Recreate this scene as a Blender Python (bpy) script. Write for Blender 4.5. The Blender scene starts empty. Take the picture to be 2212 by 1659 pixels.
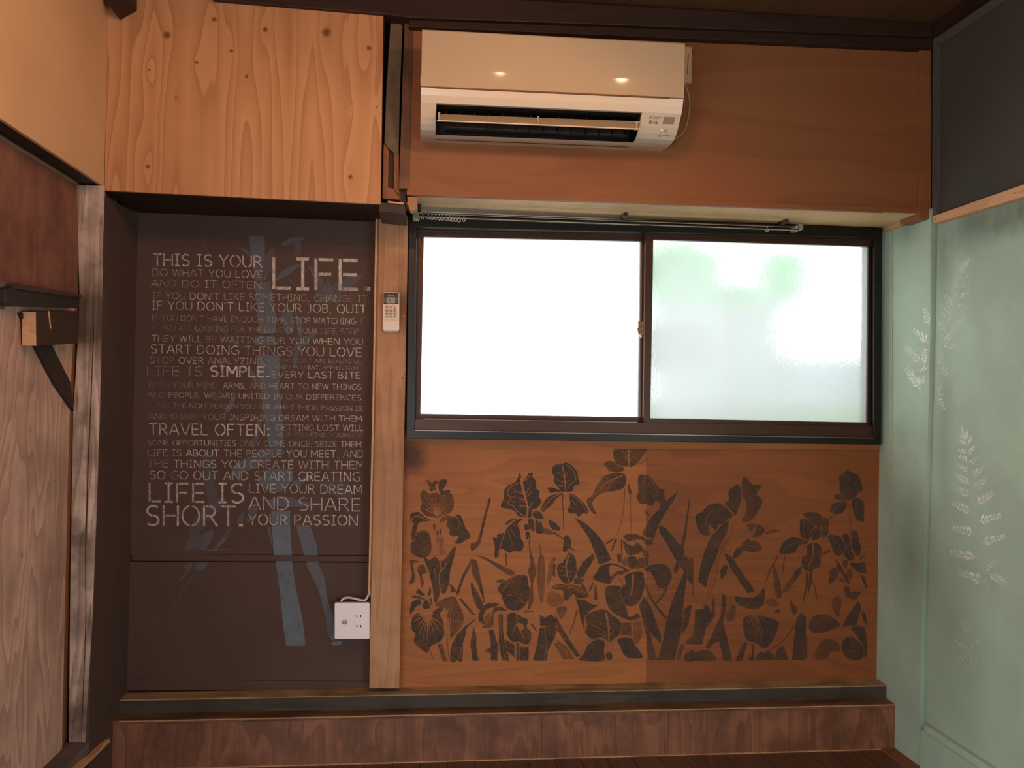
import bpy, math, random
from mathutils import Vector, Matrix, geometry
random.seed(7)
PI = math.pi
SC = bpy.context.scene
C = SC.collection

# ------------------------------------------------------------------ camera
W0, H0, F0 = 2212, 1659, 1850.0
CX, CY = 1106.0, 829.5
yw = Vector((-199.0, -20.5, -F0)).normalized()
zw = Vector((0.0195, 1.0, 0.0)); zw = (zw - yw * zw.dot(yw)).normalized()
xw = yw.cross(zw)
RM = Matrix((xw, yw, zw))
# rough camera height: floor (z = 0) meets the foot of the step at (1106,1641), 2.96 m away
_v = RM @ Vector((1106 - CX, CY - 1641, -F0))
CAMZ = -_v.z * 2.96 / _v.y
CAM = Vector((0, 0, CAMZ))
cd = bpy.data.cameras.new('camera'); cam = bpy.data.objects.new('camera', cd); C.objects.link(cam)
M4 = RM.to_4x4(); M4.translation = CAM
cam.matrix_world = M4
cd.sensor_width = 36.0; cd.lens = 36.0 * F0 / W0; cd.clip_start = 0.02
SC.camera = cam
SC.view_settings.view_transform = 'Standard'; SC.view_settings.look = 'None'
SC.view_settings.gamma = 1.0; SC.view_settings.use_curve_mapping = False
SC.view_settings.exposure = 0.0

def P(px, py, y=None, x=None, z=None):
    """point of the real plane y=, x= or z= that the pixel looks at"""
    v = RM @ Vector((px - CX, CY - py, -F0))
    if y is not None: t = y / v.y
    elif x is not None: t = x / v.x
    else: t = (z - CAMZ) / v.z
    return CAM + v * t

# ------------------------------------------------------------------ world, lamps
wd = bpy.data.worlds.new('world'); SC.world = wd; wd.use_nodes = True
wn = wd.node_tree.nodes; wl = wd.node_tree.links
bg = wn['Background']; bg.inputs[1].default_value = 5.8
tc = wn.new('ShaderNodeTexCoord'); sep = wn.new('ShaderNodeSeparateXYZ'); cr = wn.new('ShaderNodeValToRGB')
wl.new(tc.outputs['Generated'], sep.inputs[0]); wl.new(sep.outputs['Z'], cr.inputs[0]); wl.new(cr.outputs[0], bg.inputs[0])
cr.color_ramp.elements[0].position = 0.0; cr.color_ramp.elements[0].color = (0.93, 0.95, 0.93, 1)
cr.color_ramp.elements[1].position = 0.6; cr.color_ramp.elements[1].color = (0.80, 0.93, 1.0, 1)
SC.cycles.use_denoising = True
SC.cycles.max_bounces = 10; SC.cycles.diffuse_bounces = 5
SC.cycles.sample_clamp_indirect = 6.0

LAMPCOL = (1.0, 0.52, 0.27)
def lamp(name, loc, power, aim=(0, 0, -1), angle=174, blend=0.35, rad=0.025):
    l = bpy.data.lights.new(name, 'SPOT'); l.energy = power; l.color = LAMPCOL
    l.spot_size = math.radians(angle); l.spot_blend = blend; l.shadow_soft_size = rad
    o = bpy.data.objects.new(name, l); C.objects.link(o); o.location = loc
    o.rotation_euler = Vector(aim).to_track_quat('-Z', 'Y').to_euler()
    return o
LAMPS = [((0.32, 1.72, 2.27), (-0.45, 0.5, -1)), ((0.80, 1.66, 2.24), (0.1, 0.35, -1)), ((-0.30, 1.35, 2.27), (-0.3, 0.3, -1.0))]
LAMP_P = [12, 2.5, 15]
# two small bulbs high in front of the air conditioner: their places follow from their reflections in its flat panel
YACF = 2.80 - .235 - .006
for (qx, qy, yb) in ((1080, 175, 2.10), (1342, 190, 2.12)):
    d_ = RM @ Vector((qx - CX, CY - qy, -F0)); q_ = CAM + d_ * ((2 * YACF - yb) / d_.y)
    LAMPS.append(((q_.x, yb, q_.z + .004), (0, -.3, -1))); LAMP_P.append(0.7)
for (loc, aim), pw in zip(LAMPS, LAMP_P):
    lamp('lamp_light', (loc[0], loc[1], loc[2] - .04), pw, aim)

# ------------------------------------------------------------------ object helpers
ORG = {}
def link(o): C.objects.link(o)
def props(o, label=None, cat=None, group=None, kind=None):
    if label: o['label'] = label
    if cat: o['category'] = cat
    if group: o['group'] = group
    if kind: o['kind'] = kind
    return o
def thing(name, label, cat, loc, group=None, kind=None):
    o = bpy.data.objects.new(name, None); link(o); o.location = loc; o.empty_display_size = 0.05
    ORG[o] = Vector(loc)
    return props(o, label, cat, group, kind)
def obj(name, verts, faces, mat, parent=None, smooth=False, label=None, cat=None, group=None, kind=None, bevel=0):
    verts = [Vector(v) for v in verts]
    if parent is not None: org = ORG[parent]
    else:
        n = max(1, len(verts)); org = sum(verts, Vector()) / n; org.z = min(v.z for v in verts)
    me = bpy.data.meshes.new(name); me.from_pydata([v - org for v in verts], [], faces)
    if isinstance(mat, (list, tuple)):
        for m in mat: me.materials.append(m)
    else: me.materials.append(mat)
    if smooth: me.polygons.foreach_set('use_smooth', [True] * len(me.polygons))
    me.update()
    o = bpy.data.objects.new(name, me); link(o); ORG[o] = org
    if parent is not None: o.parent = parent
    else: o.location = org
    if bevel:
        b = o.modifiers.new('b', 'BEVEL'); b.width = bevel; b.segments = 2; b.limit_method = 'ANGLE'; b.angle_limit = 0.7
    return props(o, label, cat, group, kind)
def prism(pts, off):
    """closed prism from a polygon (3-D points) and an offset vector"""
    n = len(pts); off = Vector(off)
    vs = list(pts) + [Vector(p) + off for p in pts]
    nrm = Vector()
    for i in range(n):
        a, b = Vector(pts[i]), Vector(pts[(i + 1) % n]); nrm += a.cross(b)
    fr = list(range(n)); bk = list(range(n, 2 * n))[::-1]
    fs = [fr, bk] + [(i, i + n, (i + 1) % n + n, (i + 1) % n) for i in range(n)]
    if nrm.dot(off) > 0: fs = [tuple(reversed(f)) for f in fs]
    return vs, fs
def slab_y(name, px, y, depth, mat, parent=None, **k):
    vs, fs = prism([P(a, b, y=y) for a, b in px], (0, depth, 0)); fs = [tuple(reversed(f)) for f in fs] if False else fs
    return obj(name, vs, fs, mat, parent, **k)
def slab_x(name, px, x, depth, mat, parent=None, **k):
    vs, fs = prism([P(a, b, x=x) for a, b in px], (depth, 0, 0))
    return obj(name, vs, fs, mat, parent, **k)
def slab_z(name, px, z, depth, mat, parent=None, **k):
    vs, fs = prism([P(a, b, z=z) for a, b in px], (0, 0, depth))
    return obj(name, vs, fs, mat, parent, **k)
def boxv(x0, x1, y0, y1, z0, z1):
    vs = [Vector((x, y, z)) for x in (x0, x1) for y in (y0, y1) for z in (z0, z1)]
    fs = [(0, 1, 3, 2), (4, 6, 7, 5), (0, 4, 5, 1), (2, 3, 7, 6), (0, 2, 6, 4), (1, 5, 7, 3)]
    return vs, fs
def box(name, x0, x1, y0, y1, z0, z1, mat, parent=None, **k):
    vs, fs = boxv(min(x0, x1), max(x0, x1), min(y0, y1), max(y0, y1), min(z0, z1), max(z0, z1))
    return obj(name, vs, fs, mat, parent, **k)
def joined(parts):
    V, Fs = [], []
    for vs, fs in parts:
        n = len(V); V += list(vs); Fs += [tuple(i + n for i in f) for f in fs]
    return V, Fs
def catmull(pts, n=5, closed=True):
    out = []; m = len(pts)
    rng = range(m) if closed else range(m - 1)
    for i in rng:
        if closed: p0, p1, p2, p3 = pts[(i - 1) % m], pts[i], pts[(i + 1) % m], pts[(i + 2) % m]
        else: p0, p1, p2, p3 = pts[max(i - 1, 0)], pts[i], pts[i + 1], pts[min(i + 2, m - 1)]
        for k in range(n):
            t = k / n
            out.append(tuple(0.5 * (2 * b + (c - a) * t + (2 * a - 5 * b + 4 * c - d) * t * t + (3 * b - a - 3 * c + d) * t ** 3)
                             for a, b, c, d in zip(p0, p1, p2, p3)))
    if not closed: out.append(tuple(pts[-1]))
    return out
def tubev(pts, r, n=8):
    pts = [Vector(p) for p in pts]; V = []; Fs = []
    for i, p in enumerate(pts):
        d = (pts[min(i + 1, len(pts) - 1)] - pts[max(i - 1, 0)]).normalized()
        u = d.orthogonal().normalized() if i == 0 else (u - d * u.dot(d)).normalized()
        w = d.cross(u)
        rr = r[i] if isinstance(r, (list, tuple)) else r
        for k in range(n):
            a = 2 * PI * k / n; V.append(p + (u * math.cos(a) + w * math.sin(a)) * rr)
    for i in range(len(pts) - 1):
        for k in range(n):
            Fs.append((i * n + k, i * n + (k + 1) % n, (i + 1) * n + (k + 1) % n, (i + 1) * n + k))
    Fs.append(tuple(range(n))[::-1]); Fs.append(tuple((len(pts) - 1) * n + k for k in range(n)))
    return V, Fs
def tube(name, pts, r, mat, parent=None, n=8, **k):
    V, Fs = tubev(pts, r, n); return obj(name, V, Fs, mat, parent, smooth=True, **k)
def lathev(c, axis, prof, n=20):
    """prof: (radius, offset along axis)"""
    c = Vector(c); ax = Vector(axis).normalized(); u = ax.orthogonal().normalized(); w = ax.cross(u); V = []; Fs = []
    for r, h in prof:
        for k in range(n):
            a = 2 * PI * k / n; V.append(c + ax * h + (u * math.cos(a) + w * math.sin(a)) * max(r, 1e-5))
    for i in range(len(prof) - 1):
        for k in range(n):
            Fs.append((i * n + k, i * n + (k + 1) % n, (i + 1) * n + (k + 1) % n, (i + 1) * n + k))
    Fs.append(tuple(range(n))[::-1]); Fs.append(tuple((len(prof) - 1) * n + k for k in range(n)))
    return V, Fs
def lathe(name, c, axis, prof, mat, parent=None, n=20, **k):
    V, Fs = lathev(c, axis, prof, n); return obj(name, V, Fs, mat, parent, **k)
def rrect(x0, y0, x1, y1, r, n=4):
    out = []
    for cx, cy, a0 in ((x1 - r, y0 + r, -90), (x1 - r, y1 - r, 0), (x0 + r, y1 - r, 90), (x0 + r, y0 + r, 180)):
        for k in range(n + 1):
            a = math.radians(a0 + 90 * k / n); out.append((cx + r * math.cos(a), cy + r * math.sin(a)))
    return out

# ------------------------------------------------------------------ materials
def srgb(h):
    if isinstance(h, str):
        h = h.lstrip('#'); h = [int(h[i:i + 2], 16) / 255 for i in (0, 2, 4)]
        return tuple(c / 12.92 if c <= 0.04045 else ((c + 0.055) / 1.055) ** 2.4 for c in h) + (1,)
    return tuple(h) + (1,)
class NT:
    def __init__(s, name, rough=0.6, spec=0.5, metal=0):
        s.m = bpy.data.materials.new(name); s.m.use_nodes = True; s.t = s.m.node_tree; s.n = s.t.nodes; s.l = s.t.links
        s.b = s.n['Principled BSDF']; s.b.inputs['Roughness'].default_value = rough
        s.b.inputs['Specular IOR Level'].default_value = spec; s.b.inputs['Metallic'].default_value = metal
    def node(s, t, **kw):
        n = s.n.new(t)
        for k, v in kw.items():
            if k in n.inputs: n.inputs[k].default_value = v
            else: setattr(n, k, v)
        return n
    def pos(s):
        if not hasattr(s, '_p'): s._p = s.n.new('ShaderNodeNewGeometry').outputs['Position']
        return s._p
    def scaled(s, sx, sy, sz, off=(0, 0, 0)):
        m = s.n.new('ShaderNodeMapping'); m.inputs['Scale'].default_value = (sx, sy, sz); m.inputs['Location'].default_value = off
        s.l.new(s.pos(), m.inputs[0]); return m.outputs[0]
    def noise(s, vec, scale=1.0, detail=3, rough=0.5, dist=0.0):
        n = s.node('ShaderNodeTexNoise', Scale=scale, Detail=detail, Roughness=rough, Distortion=dist)
        s.l.new(vec, n.inputs['Vector']); return n.outputs['Fac']
    def math(s, op, a, b=None, c=None, clamp=False):
        n = s.n.new('ShaderNodeMath'); n.operation = op; n.use_clamp = clamp
        for i, v in enumerate((a, b, c)):
            if v is None: continue
            if isinstance(v, (int, float)): n.inputs[i].default_value = v
            else: s.l.new(v, n.inputs[i])
        return n.outputs[0]
    def ramp(s, v, *st):
        n = s.n.new('ShaderNodeValToRGB'); e = n.color_ramp.elements
        while len(e) < len(st): e.new(0.5)
        for i, (p, c) in enumerate(st):
            e[i].position = p; e[i].color = (c, c, c, 1) if isinstance(c, (int, float)) else srgb(c)
        s.l.new(v, n.inputs[0]); return n.outputs[0]
    def mix(s, f, a, b, mode='MIX'):
        n = s.n.new('ShaderNodeMix'); n.data_type = 'RGBA'; n.blend_type = mode
        for i, v in ((0, f), (6, a), (7, b)):
            if isinstance(v, (int, float)) and i == 0: n.inputs[0].default_value = v
            elif isinstance(v, (str, tuple)): n.inputs[i].default_value = srgb(v) if isinstance(v, str) or len(v) == 3 else v
            else: s.l.new(v, n.inputs[i])
        return n.outputs[2]
    def color(s, c):
        if isinstance(c, (str, tuple)): s.b.inputs['Base Color'].default_value = srgb(c) if isinstance(c, str) or len(c) == 3 else c
        else: s.l.new(c, s.b.inputs['Base Color'])
    def bump(s, h, strength=0.3, dist=0.002):
        n = s.n.new('ShaderNodeBump'); n.inputs['Strength'].default_value = strength; n.inputs['Distance'].default_value = dist
        s.l.new(h, n.inputs['Height']); s.l.new(n.outputs[0], s.b.inputs['Normal'])
def flat(name, c, rough=0.6, spec=0.5, metal=0, var=0.0, vs=20, bump=0):
    t = NT(name, rough, spec, metal)
    if var or bump:
        n = t.noise(t.pos(), vs, 4, 0.6)
        if var:
            col = srgb(c); t.color(t.mix(n, tuple(max(0, x * (1 - var)) for x in col[:3]), tuple(min(1, x * (1 + var)) for x in col[:3])))
        else: t.color(c)
        if bump: t.bump(t.noise(t.pos(), vs * 8, 3), bump, 0.001)
    else: t.color(c)
    return t.m
def wood(name, light, dark, axis='z', band=6.0, along=0.9, k=9.0, sharp=0.75, amt=0.6, blotch=None, bamt=0.5, bscale=3.0, rough=0.6, spec=0.3,
         fiber=0.35, off=(0, 0, 0), bump=0.25, knots=(), gain=None, patch=None):
    """stretched-noise contour grain, as on rotary-cut plywood and sawn softwood"""
    t = NT(name, rough, spec)
    sc = {'x': (along, band, band), 'y': (band, along, band), 'z': (band, band, along)}[axis]
    f = t.noise(t.scaled(*sc, off=off), 1.0, 2.0, 0.45, 0.15)
    fk = t.math('MULTIPLY', f, k)
    dark_k = None
    for (kp, r, amp) in knots:
        kp = Vector(kp); d3 = {'x': (0.35, 1, 1), 'y': (1, 0.35, 1), 'z': (1, 1, 0.35)}[axis]
        mp = t.n.new('ShaderNodeVectorMath'); mp.operation = 'SUBTRACT'; t.l.new(t.pos(), mp.inputs[0]); mp.inputs[1].default_value = kp
        ml = t.n.new('ShaderNodeVectorMath'); ml.operation = 'MULTIPLY'; t.l.new(mp.outputs[0], ml.inputs[0]); ml.inputs[1].default_value = d3
        ln = t.n.new('ShaderNodeVectorMath'); ln.operation = 'LENGTH'; t.l.new(ml.outputs[0], ln.inputs[0])
        e = t.math('EXPONENT', t.math('MULTIPLY', ln.outputs['Value'], -1.0 / (r * 3.2)))
        fk = t.math('ADD', fk, t.math('MULTIPLY', e, amp))
        l2 = t.n.new('ShaderNodeVectorMath'); l2.operation = 'LENGTH'; t.l.new(mp.outputs[0], l2.inputs[0])
        dk = t.math('SUBTRACT', 1.0, t.math('DIVIDE', t.math('ADD', l2.outputs['Value'], t.math('MULTIPLY', t.noise(t.pos(), 90, 3), r * .5)), r), clamp=True)
        dk = t.math('MULTIPLY', dk, 2.2, clamp=True)
        dark_k = dk if dark_k is None else t.math('MAXIMUM', dark_k, dk)
    fr = t.math('FRACT', fk)
    g = t.ramp(fr, (0.0, 0.0), (sharp, 0.55), (0.93, 1.0), (1.0, 0.0))
    fs = {'x': (3, 260, 260), 'y': (260, 3, 260), 'z': (260, 260, 3)}[axis]
    fb = t.noise(t.scaled(*fs), 1.0, 2.0, 0.6)
    h = t.math('ADD', t.math('MULTIPLY', g, amt), t.math('MULTIPLY', t.math('SUBTRACT', fb, 0.5), fiber), clamp=True)
    col = t.mix(h, light, dark)
    if blotch:
        b = t.noise(t.pos(), bscale, 4, 0.6)
        b = t.ramp(b, (0.42, 0.0), (0.68, 1.0))
        col = t.mix(t.math('MULTIPLY', b, bamt), col, blotch)
    if patch: col = patch(t, col)
    if dark_k is not None: col = t.mix(t.math('MULTIPLY', dark_k, .8), col, '#4e2a18')
    t.color(col)
    if bump: t.bump(h, bump, 0.0015)
    return t.m
def soft_at(t, centre, r0, r1, scale=(1, 1, 1), jitter=0.0):
    """1 inside r0 of a point of the room, 0 outside r1"""
    mp = t.n.new('ShaderNodeVectorMath'); mp.operation = 'SUBTRACT'; t.l.new(t.pos(), mp.inputs[0]); mp.inputs[1].default_value = Vector(centre)
    ml = t.n.new('ShaderNodeVectorMath'); ml.operation = 'MULTIPLY'; t.l.new(mp.outputs[0], ml.inputs[0]); ml.inputs[1].default_value = scale
    ln = t.n.new('ShaderNodeVectorMath'); ln.operation = 'LENGTH'; t.l.new(ml.outputs[0], ln.inputs[0])
    d = ln.outputs['Value']
    if jitter: d = t.math('ADD', d, t.math('MULTIPLY', t.math('SUBTRACT', t.noise(t.pos(), 14, 4, 0.65), 0.5), jitter))
    n = t.n.new('ShaderNodeMapRange'); n.inputs['From Min'].default_value = r0; n.inputs['From Max'].default_value = r1
    n.inputs['To Min'].default_value = 1; n.inputs['To Max'].default_value = 0; t.l.new(d, n.inputs[0])
    return n.outputs[0]
# ------------------------------------------------------------------ planes of the room
YU, YPLY, YCOL, YW = 2.80, 2.765, 2.745, 3.09
YPOST, YLED, YSTEP = 3.045, 3.02, 2.96
XL = P(205, 1000, y=YCOL).x * 1.0
XI = P(158, 1000, y=YCOL).x
XR = P(1903, 700, y=YW).x
ZC = P(1500, 70 - 28, y=YU).z + 0.02
YB = -2.2

# materials
kn = [((361, 76), .020, 1.2), ((463, 42), .014, .8), ((573, 64), .014, 1.2), ((705, 70), .024, 1.8), ((797, 104), .014, 1.0), ((500, 110), .010, .8),
      ((425, 135), .009, .7), ((533, 165), .009, .7), ((322, 150), .007, 1.6), ((319, 360), .011, 1.2), ((757, 382), .013, 1.4), ((345, 240), .02, -2.2), ((758, 240), .02, -2.2), ((814, 232), .006, .5), ((380, 210), .006, .5)]
m_ply = wood('plywood_knotty', '#c59066', '#8f5a3a', 'z', band=7.0, along=.42, k=12, sharp=0.72, amt=0.6, blotch='#ab7350', bamt=0.35, bscale=4, fiber=0.25,
             knots=[(P(a, b, y=YPLY), r, amp) for (a, b), r, amp in kn if not (r == .02 and amp < 0)] + [(P(a, b, y=YPLY), .001, amp) for (a, b), r, amp in kn if (r == .02 and amp < 0)], off=(3.3, 0, 1.7))
m_upper = wood('orange_board', '#875737', '#683f25', 'x', band=5, along=0.7, k=4, sharp=0.6, amt=0.35, blotch='#8a4a28', bamt=0.4, bscale=2.2, fiber=0.25, rough=0.55)
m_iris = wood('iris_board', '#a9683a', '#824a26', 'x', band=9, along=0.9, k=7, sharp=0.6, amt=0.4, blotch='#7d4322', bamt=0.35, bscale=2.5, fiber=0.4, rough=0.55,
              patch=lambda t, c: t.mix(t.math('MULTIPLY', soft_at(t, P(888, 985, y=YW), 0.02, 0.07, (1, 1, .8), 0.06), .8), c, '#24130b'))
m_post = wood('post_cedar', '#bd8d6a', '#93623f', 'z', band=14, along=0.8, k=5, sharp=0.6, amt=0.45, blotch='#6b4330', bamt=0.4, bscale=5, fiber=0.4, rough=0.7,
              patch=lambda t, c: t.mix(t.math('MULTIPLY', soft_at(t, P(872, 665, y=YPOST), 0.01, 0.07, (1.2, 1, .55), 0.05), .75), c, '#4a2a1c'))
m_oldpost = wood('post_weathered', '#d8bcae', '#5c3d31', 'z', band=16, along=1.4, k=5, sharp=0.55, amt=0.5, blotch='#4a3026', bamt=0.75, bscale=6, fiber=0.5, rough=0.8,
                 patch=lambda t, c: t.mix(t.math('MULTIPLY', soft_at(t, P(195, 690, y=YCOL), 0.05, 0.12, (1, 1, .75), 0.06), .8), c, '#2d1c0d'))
m_pink = wood('plywood_limed', '#d6ab97', '#a07a6c', 'z', band=6, along=1.0, k=14, sharp=0.6, amt=0.75, blotch='#75584f', bamt=0.55, bscale=3.2, fiber=0.3, rough=0.7, bump=0.5, off=(0, 5.1, 2.2),
              knots=[(P(60, 928, x=XI), .014, 2.0), (P(42, 1200, x=XI), .014, 2.2)])
m_red = wood('plywood_stained', '#8a5a4a', '#553428', 'z', band=14, along=1.5, k=3, sharp=0.5, amt=0.35, blotch='#4c2e25', bamt=0.55, bscale=9, fiber=0.7, rough=0.7)
m_darkw = wood('dark_timber', '#3e271c', '#20130f', 'x', band=10, along=1.5, k=4, sharp=0.6, amt=0.5, blotch='#1c100c', bamt=0.5, bscale=4, fiber=0.4, rough=0.6)
m_crown = wood('crown_timber', '#36211a', '#211410', 'x', band=12, along=1.5, k=3, sharp=0.6, amt=0.5, fiber=0.4, rough=0.55)
m_ceil = wood('ceiling_board', '#5e402b', '#432c1d', 'y', band=8, along=0.8, k=4, sharp=0.6, amt=0.4, fiber=0.3, rough=0.6)
m_step = wood('step_board', '#8e5c43', '#4a2c20', 'z', band=9, along=2.0, k=6, sharp=0.55, amt=0.5, blotch='#3c241b', bamt=0.65, bscale=7, fiber=0.9, rough=0.45, spec=0.5)
m_stept = wood('step_cap', '#7d5a45', '#3a2419', 'x', band=16, along=1.2, k=4, sharp=0.6, amt=0.6, blotch='#2c1a14', bamt=0.6, bscale=6, fiber=0.5, rough=0.6)
m_ledf = wood('sill_dark', '#4a4038', '#2c221c', 'x', band=12, along=1.2, k=3, amt=0.5, blotch='#241a14', bamt=0.5, bscale=6, fiber=0.4, rough=0.6)
m_ledt = wood('sill_worn', '#b09570', '#6f563e', 'x', band=20, along=1.5, k=4, amt=0.6, blotch='#4a3524', bamt=0.6, bscale=9, fiber=0.5, rough=0.7)
m_floor = wood('floor_plank', '#63412f', '#3a241a', 'y', band=14, along=1.0, k=5, sharp=0.6, amt=0.6, fiber=0.5, rough=0.4, spec=0.5, bump=0.1)
m_sof = wood('soffit_board', '#d9b283', '#b98f60', 'x', band=6, along=0.8, k=3, amt=0.35, blotch='#7a6040', bamt=0.45, bscale=3, fiber=0.2, rough=0.7)
m_rail = wood('new_pine', '#d2a27c', '#b07c55', 'y', band=18, along=1.2, k=4, amt=0.5, fiber=0.4, rough=0.6)
m_oldmetal = flat('grimy_board', '#6a5845', 0.7, 0.3, var=0.45, vs=30, bump=0.2)
m_olddark = wood('grimy_timber', '#7a5540', '#4a3022', 'z', band=18, along=1.4, k=4, amt=0.5, blotch='#3a281e', bamt=0.6, bscale=9, fiber=0.5, rough=0.75)
m_brown = None
def paintwall(name, c, c2, rough=0.7, sc=2.0, bump=0.15, patch=None):
    t = NT(name, rough, 0.3)
    n = t.ramp(t.noise(t.pos(), sc, 5, 0.6), (0.35, 0.0), (0.7, 1.0))
    col = t.mix(n, c, c2)
    if patch: col = patch(t, col)
    t.color(col); t.bump(t.noise(t.pos(), 120, 3), bump, 0.0008)
    return t.m
m_brown = paintwall('brown_paint', '#56413a', '#4d3832', 0.75, 3)
m_beige = paintwall('beige_board', '#cfa27c', '#c0936c', 0.75, 1.6, 0.05)
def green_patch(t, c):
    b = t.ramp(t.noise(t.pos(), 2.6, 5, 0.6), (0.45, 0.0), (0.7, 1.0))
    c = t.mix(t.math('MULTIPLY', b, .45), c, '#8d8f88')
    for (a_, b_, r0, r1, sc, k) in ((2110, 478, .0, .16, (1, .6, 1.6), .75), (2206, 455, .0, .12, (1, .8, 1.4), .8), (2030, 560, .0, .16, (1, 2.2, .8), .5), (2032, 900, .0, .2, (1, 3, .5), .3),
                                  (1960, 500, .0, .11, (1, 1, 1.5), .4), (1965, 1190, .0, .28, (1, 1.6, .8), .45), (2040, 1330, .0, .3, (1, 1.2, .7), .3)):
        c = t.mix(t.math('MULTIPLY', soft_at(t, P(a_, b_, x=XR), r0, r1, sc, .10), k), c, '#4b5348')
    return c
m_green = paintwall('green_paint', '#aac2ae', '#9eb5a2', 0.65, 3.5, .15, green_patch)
m_gray = paintwall('charcoal_paint', '#484541', '#403e3a', 0.8, 3)
m_grayt = paintwall('charcoal_trim', '#57524e', '#4c4744', 0.75, 5)
m_black = flat('void_dark', '#140e0a', 0.9, 0.1)
m_room = paintwall('rear_plaster', '#9a7a5c', '#8f7054', 0.9, 1.2)

# ---- shell
LY0, LY1, LZ = -1.7, 1.05, 1.45      # unseen side opening beside the camera, added to let daylight in
sl = joined([boxv(XL - .30, XI - .012, LY1, YW + .15, -.05, ZC + .2), boxv(XI - .02, XL - .001, LY1, 1.70, -.05, ZC), boxv(XL - .15, XL - .001, YB, LY0, -.05, ZC + .2), boxv(XL - .15, XL - .001, LY0, LY1, LZ, ZC + .2)])
obj('wall_left', *sl, m_room, kind='structure', label='plastered wall running past the camera on the left')
ZH = P(237, 403, y=YPLY).z
ZSILL = P(170, 1604, y=YCOL).z

ZWT, ZWB = P(1400, 460, y=YW).z, P(1400, 950, y=YW).z          # window opening
XW0, XW1 = P(884, 700, y=YW).x, XR + .01
back = joined([boxv(XL - .3, XW0, YW + .012, YW + .14, -.05, ZC + .2), boxv(XW0, XW1, YW + .012, YW + .14, -.05, ZWB), boxv(XW0, XW1, YW + .012, YW + .14, ZWT, ZC + .2),
               boxv(XW1, XR + .3, YW + .012, YW + .14, -.05, ZC + .2)])
wb = obj('wall_back', *back, m_darkw, kind='structure', label='back wall carrying the window and the painted boards')
rightw = joined([boxv(XR + .035, XR + .2, .5, YW + .14, -.05, ZC + .2), boxv(XR + .035, XR + .2, YB, -1.6, -.05, ZC + .2), boxv(XR + .035, XR + .2, -1.6, .5, 1.5, ZC + .2)])  # gap near the camera is an unseen opening added to light the left panel
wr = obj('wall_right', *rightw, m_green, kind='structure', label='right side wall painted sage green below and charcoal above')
# rear wall with an unseen opening added to let daylight in
DX0, DX1, DZ = -0.95, 0.10, 1.6
rear = joined([boxv(XL - .3, DX0, YB - .12, YB, -.05, ZC + .2), boxv(DX1, XR + .2, YB - .12, YB, -.05, ZC + .2), boxv(DX0, DX1, YB - .12, YB, DZ, ZC + .2)])
obj('wall_rear', *rear, m_room, kind='structure', label='rear wall with an added daylight opening behind the camera')

# ---- ceiling boards and floor planks
ce = thing('ceiling', 'dark brown board ceiling over the room', None, (0, 0, ZC), kind='structure')
box('ceiling_deck', XL - .2, XR + .1, YB, YW + .1, ZC + .012, ZC + .1, m_black, ce)
x = XL - .15
while x < XR + .1:
    box('ceiling_board', x, min(x + .297, XR + .1), YB, YU + .05, ZC, ZC + .012, m_ceil, ce)
    x += .30
fl = thing('floor', 'dark reddish-brown plank floor', None, (0, 0, 0), kind='structure')
box('subfloor', XL - .3, XR + .1, YB, YW + .14, -.09, -.02, m_black, fl)
x = P(1024.6, 1643, z=0).x - .0925 * 40
while x < XR:
    if x + .09 > XL - .1:
        h = random.uniform(-.0006, .0006)
        box('floor_plank', max(x, XL - .1), min(x + .0908, XR + .03), YB, YSTEP + .02, -.02, h, m_floor, fl)
    x += .0925

# ---- lower back wall boards
ib = thing('wall_back_board', 'orange-brown plywood under the window with stencilled dark irises', None, P(1380, 1475, y=YW), kind='structure')
iris_l = slab_y('board', [(855, 930), (1396.5, 945), (1396.5, 1490), (850, 1492)], YW, .011, m_iris, ib)
m_iris2 = wood('iris_board_red', '#8e532e', '#693a20', 'x', band=9, along=0.9, k=7, sharp=0.6, amt=0.4, blotch='#6a371d', bamt=0.35, bscale=2.5, fiber=0.4, rough=0.55)
iris_r = slab_y('board', [(1397.5, 945), (1912, 945), (1908, 1490), (1397.5, 1490)], YW, .011, m_iris2, ib)
slab_y('top_batten', [(866, 947), (1905, 953), (1904, 971), (866, 968)], YW - .004, .006, m_iris, ib)
ab = thing('wall_back_alcove', 'chocolate-brown painted alcove wall with stencilled white lettering', None, P(540, 1480, y=YW), kind='structure')
alc = slab_y('board', [(262, 440), (835, 440), (820, 1199), (262, 1197)], YW, .011, m_brown, ab)
alc2 = slab_y('board', [(262, 1213), (820, 1216), (815, 1492), (250, 1490)], YW, .011, m_brown, ab)
slab_y('batten', [(285, 1197), (800, 1201), (800, 1213), (285, 1211)], YW - .003, .014, m_brown, ab)
slab_y('foot_batten', [(268, 1469), (798, 1472), (797, 1484), (262, 1482)], YW - .005, .006, m_brown, ab)
slab_y('edge_batten', [(789, 560), (793, 560), (785, 1100), (782, 1100)], YW - .0015, .002, m_brown, ab)
# alcove side wall (x = XL) from the old post back to the alcove
box('wall_left_alcove', XL - .012, XL, YCOL + .004, YW + .005, 0, P(540, 440, y=YPLY).z + .01, m_brown, kind='structure', label='brown painted side wall of the alcove')

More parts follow.
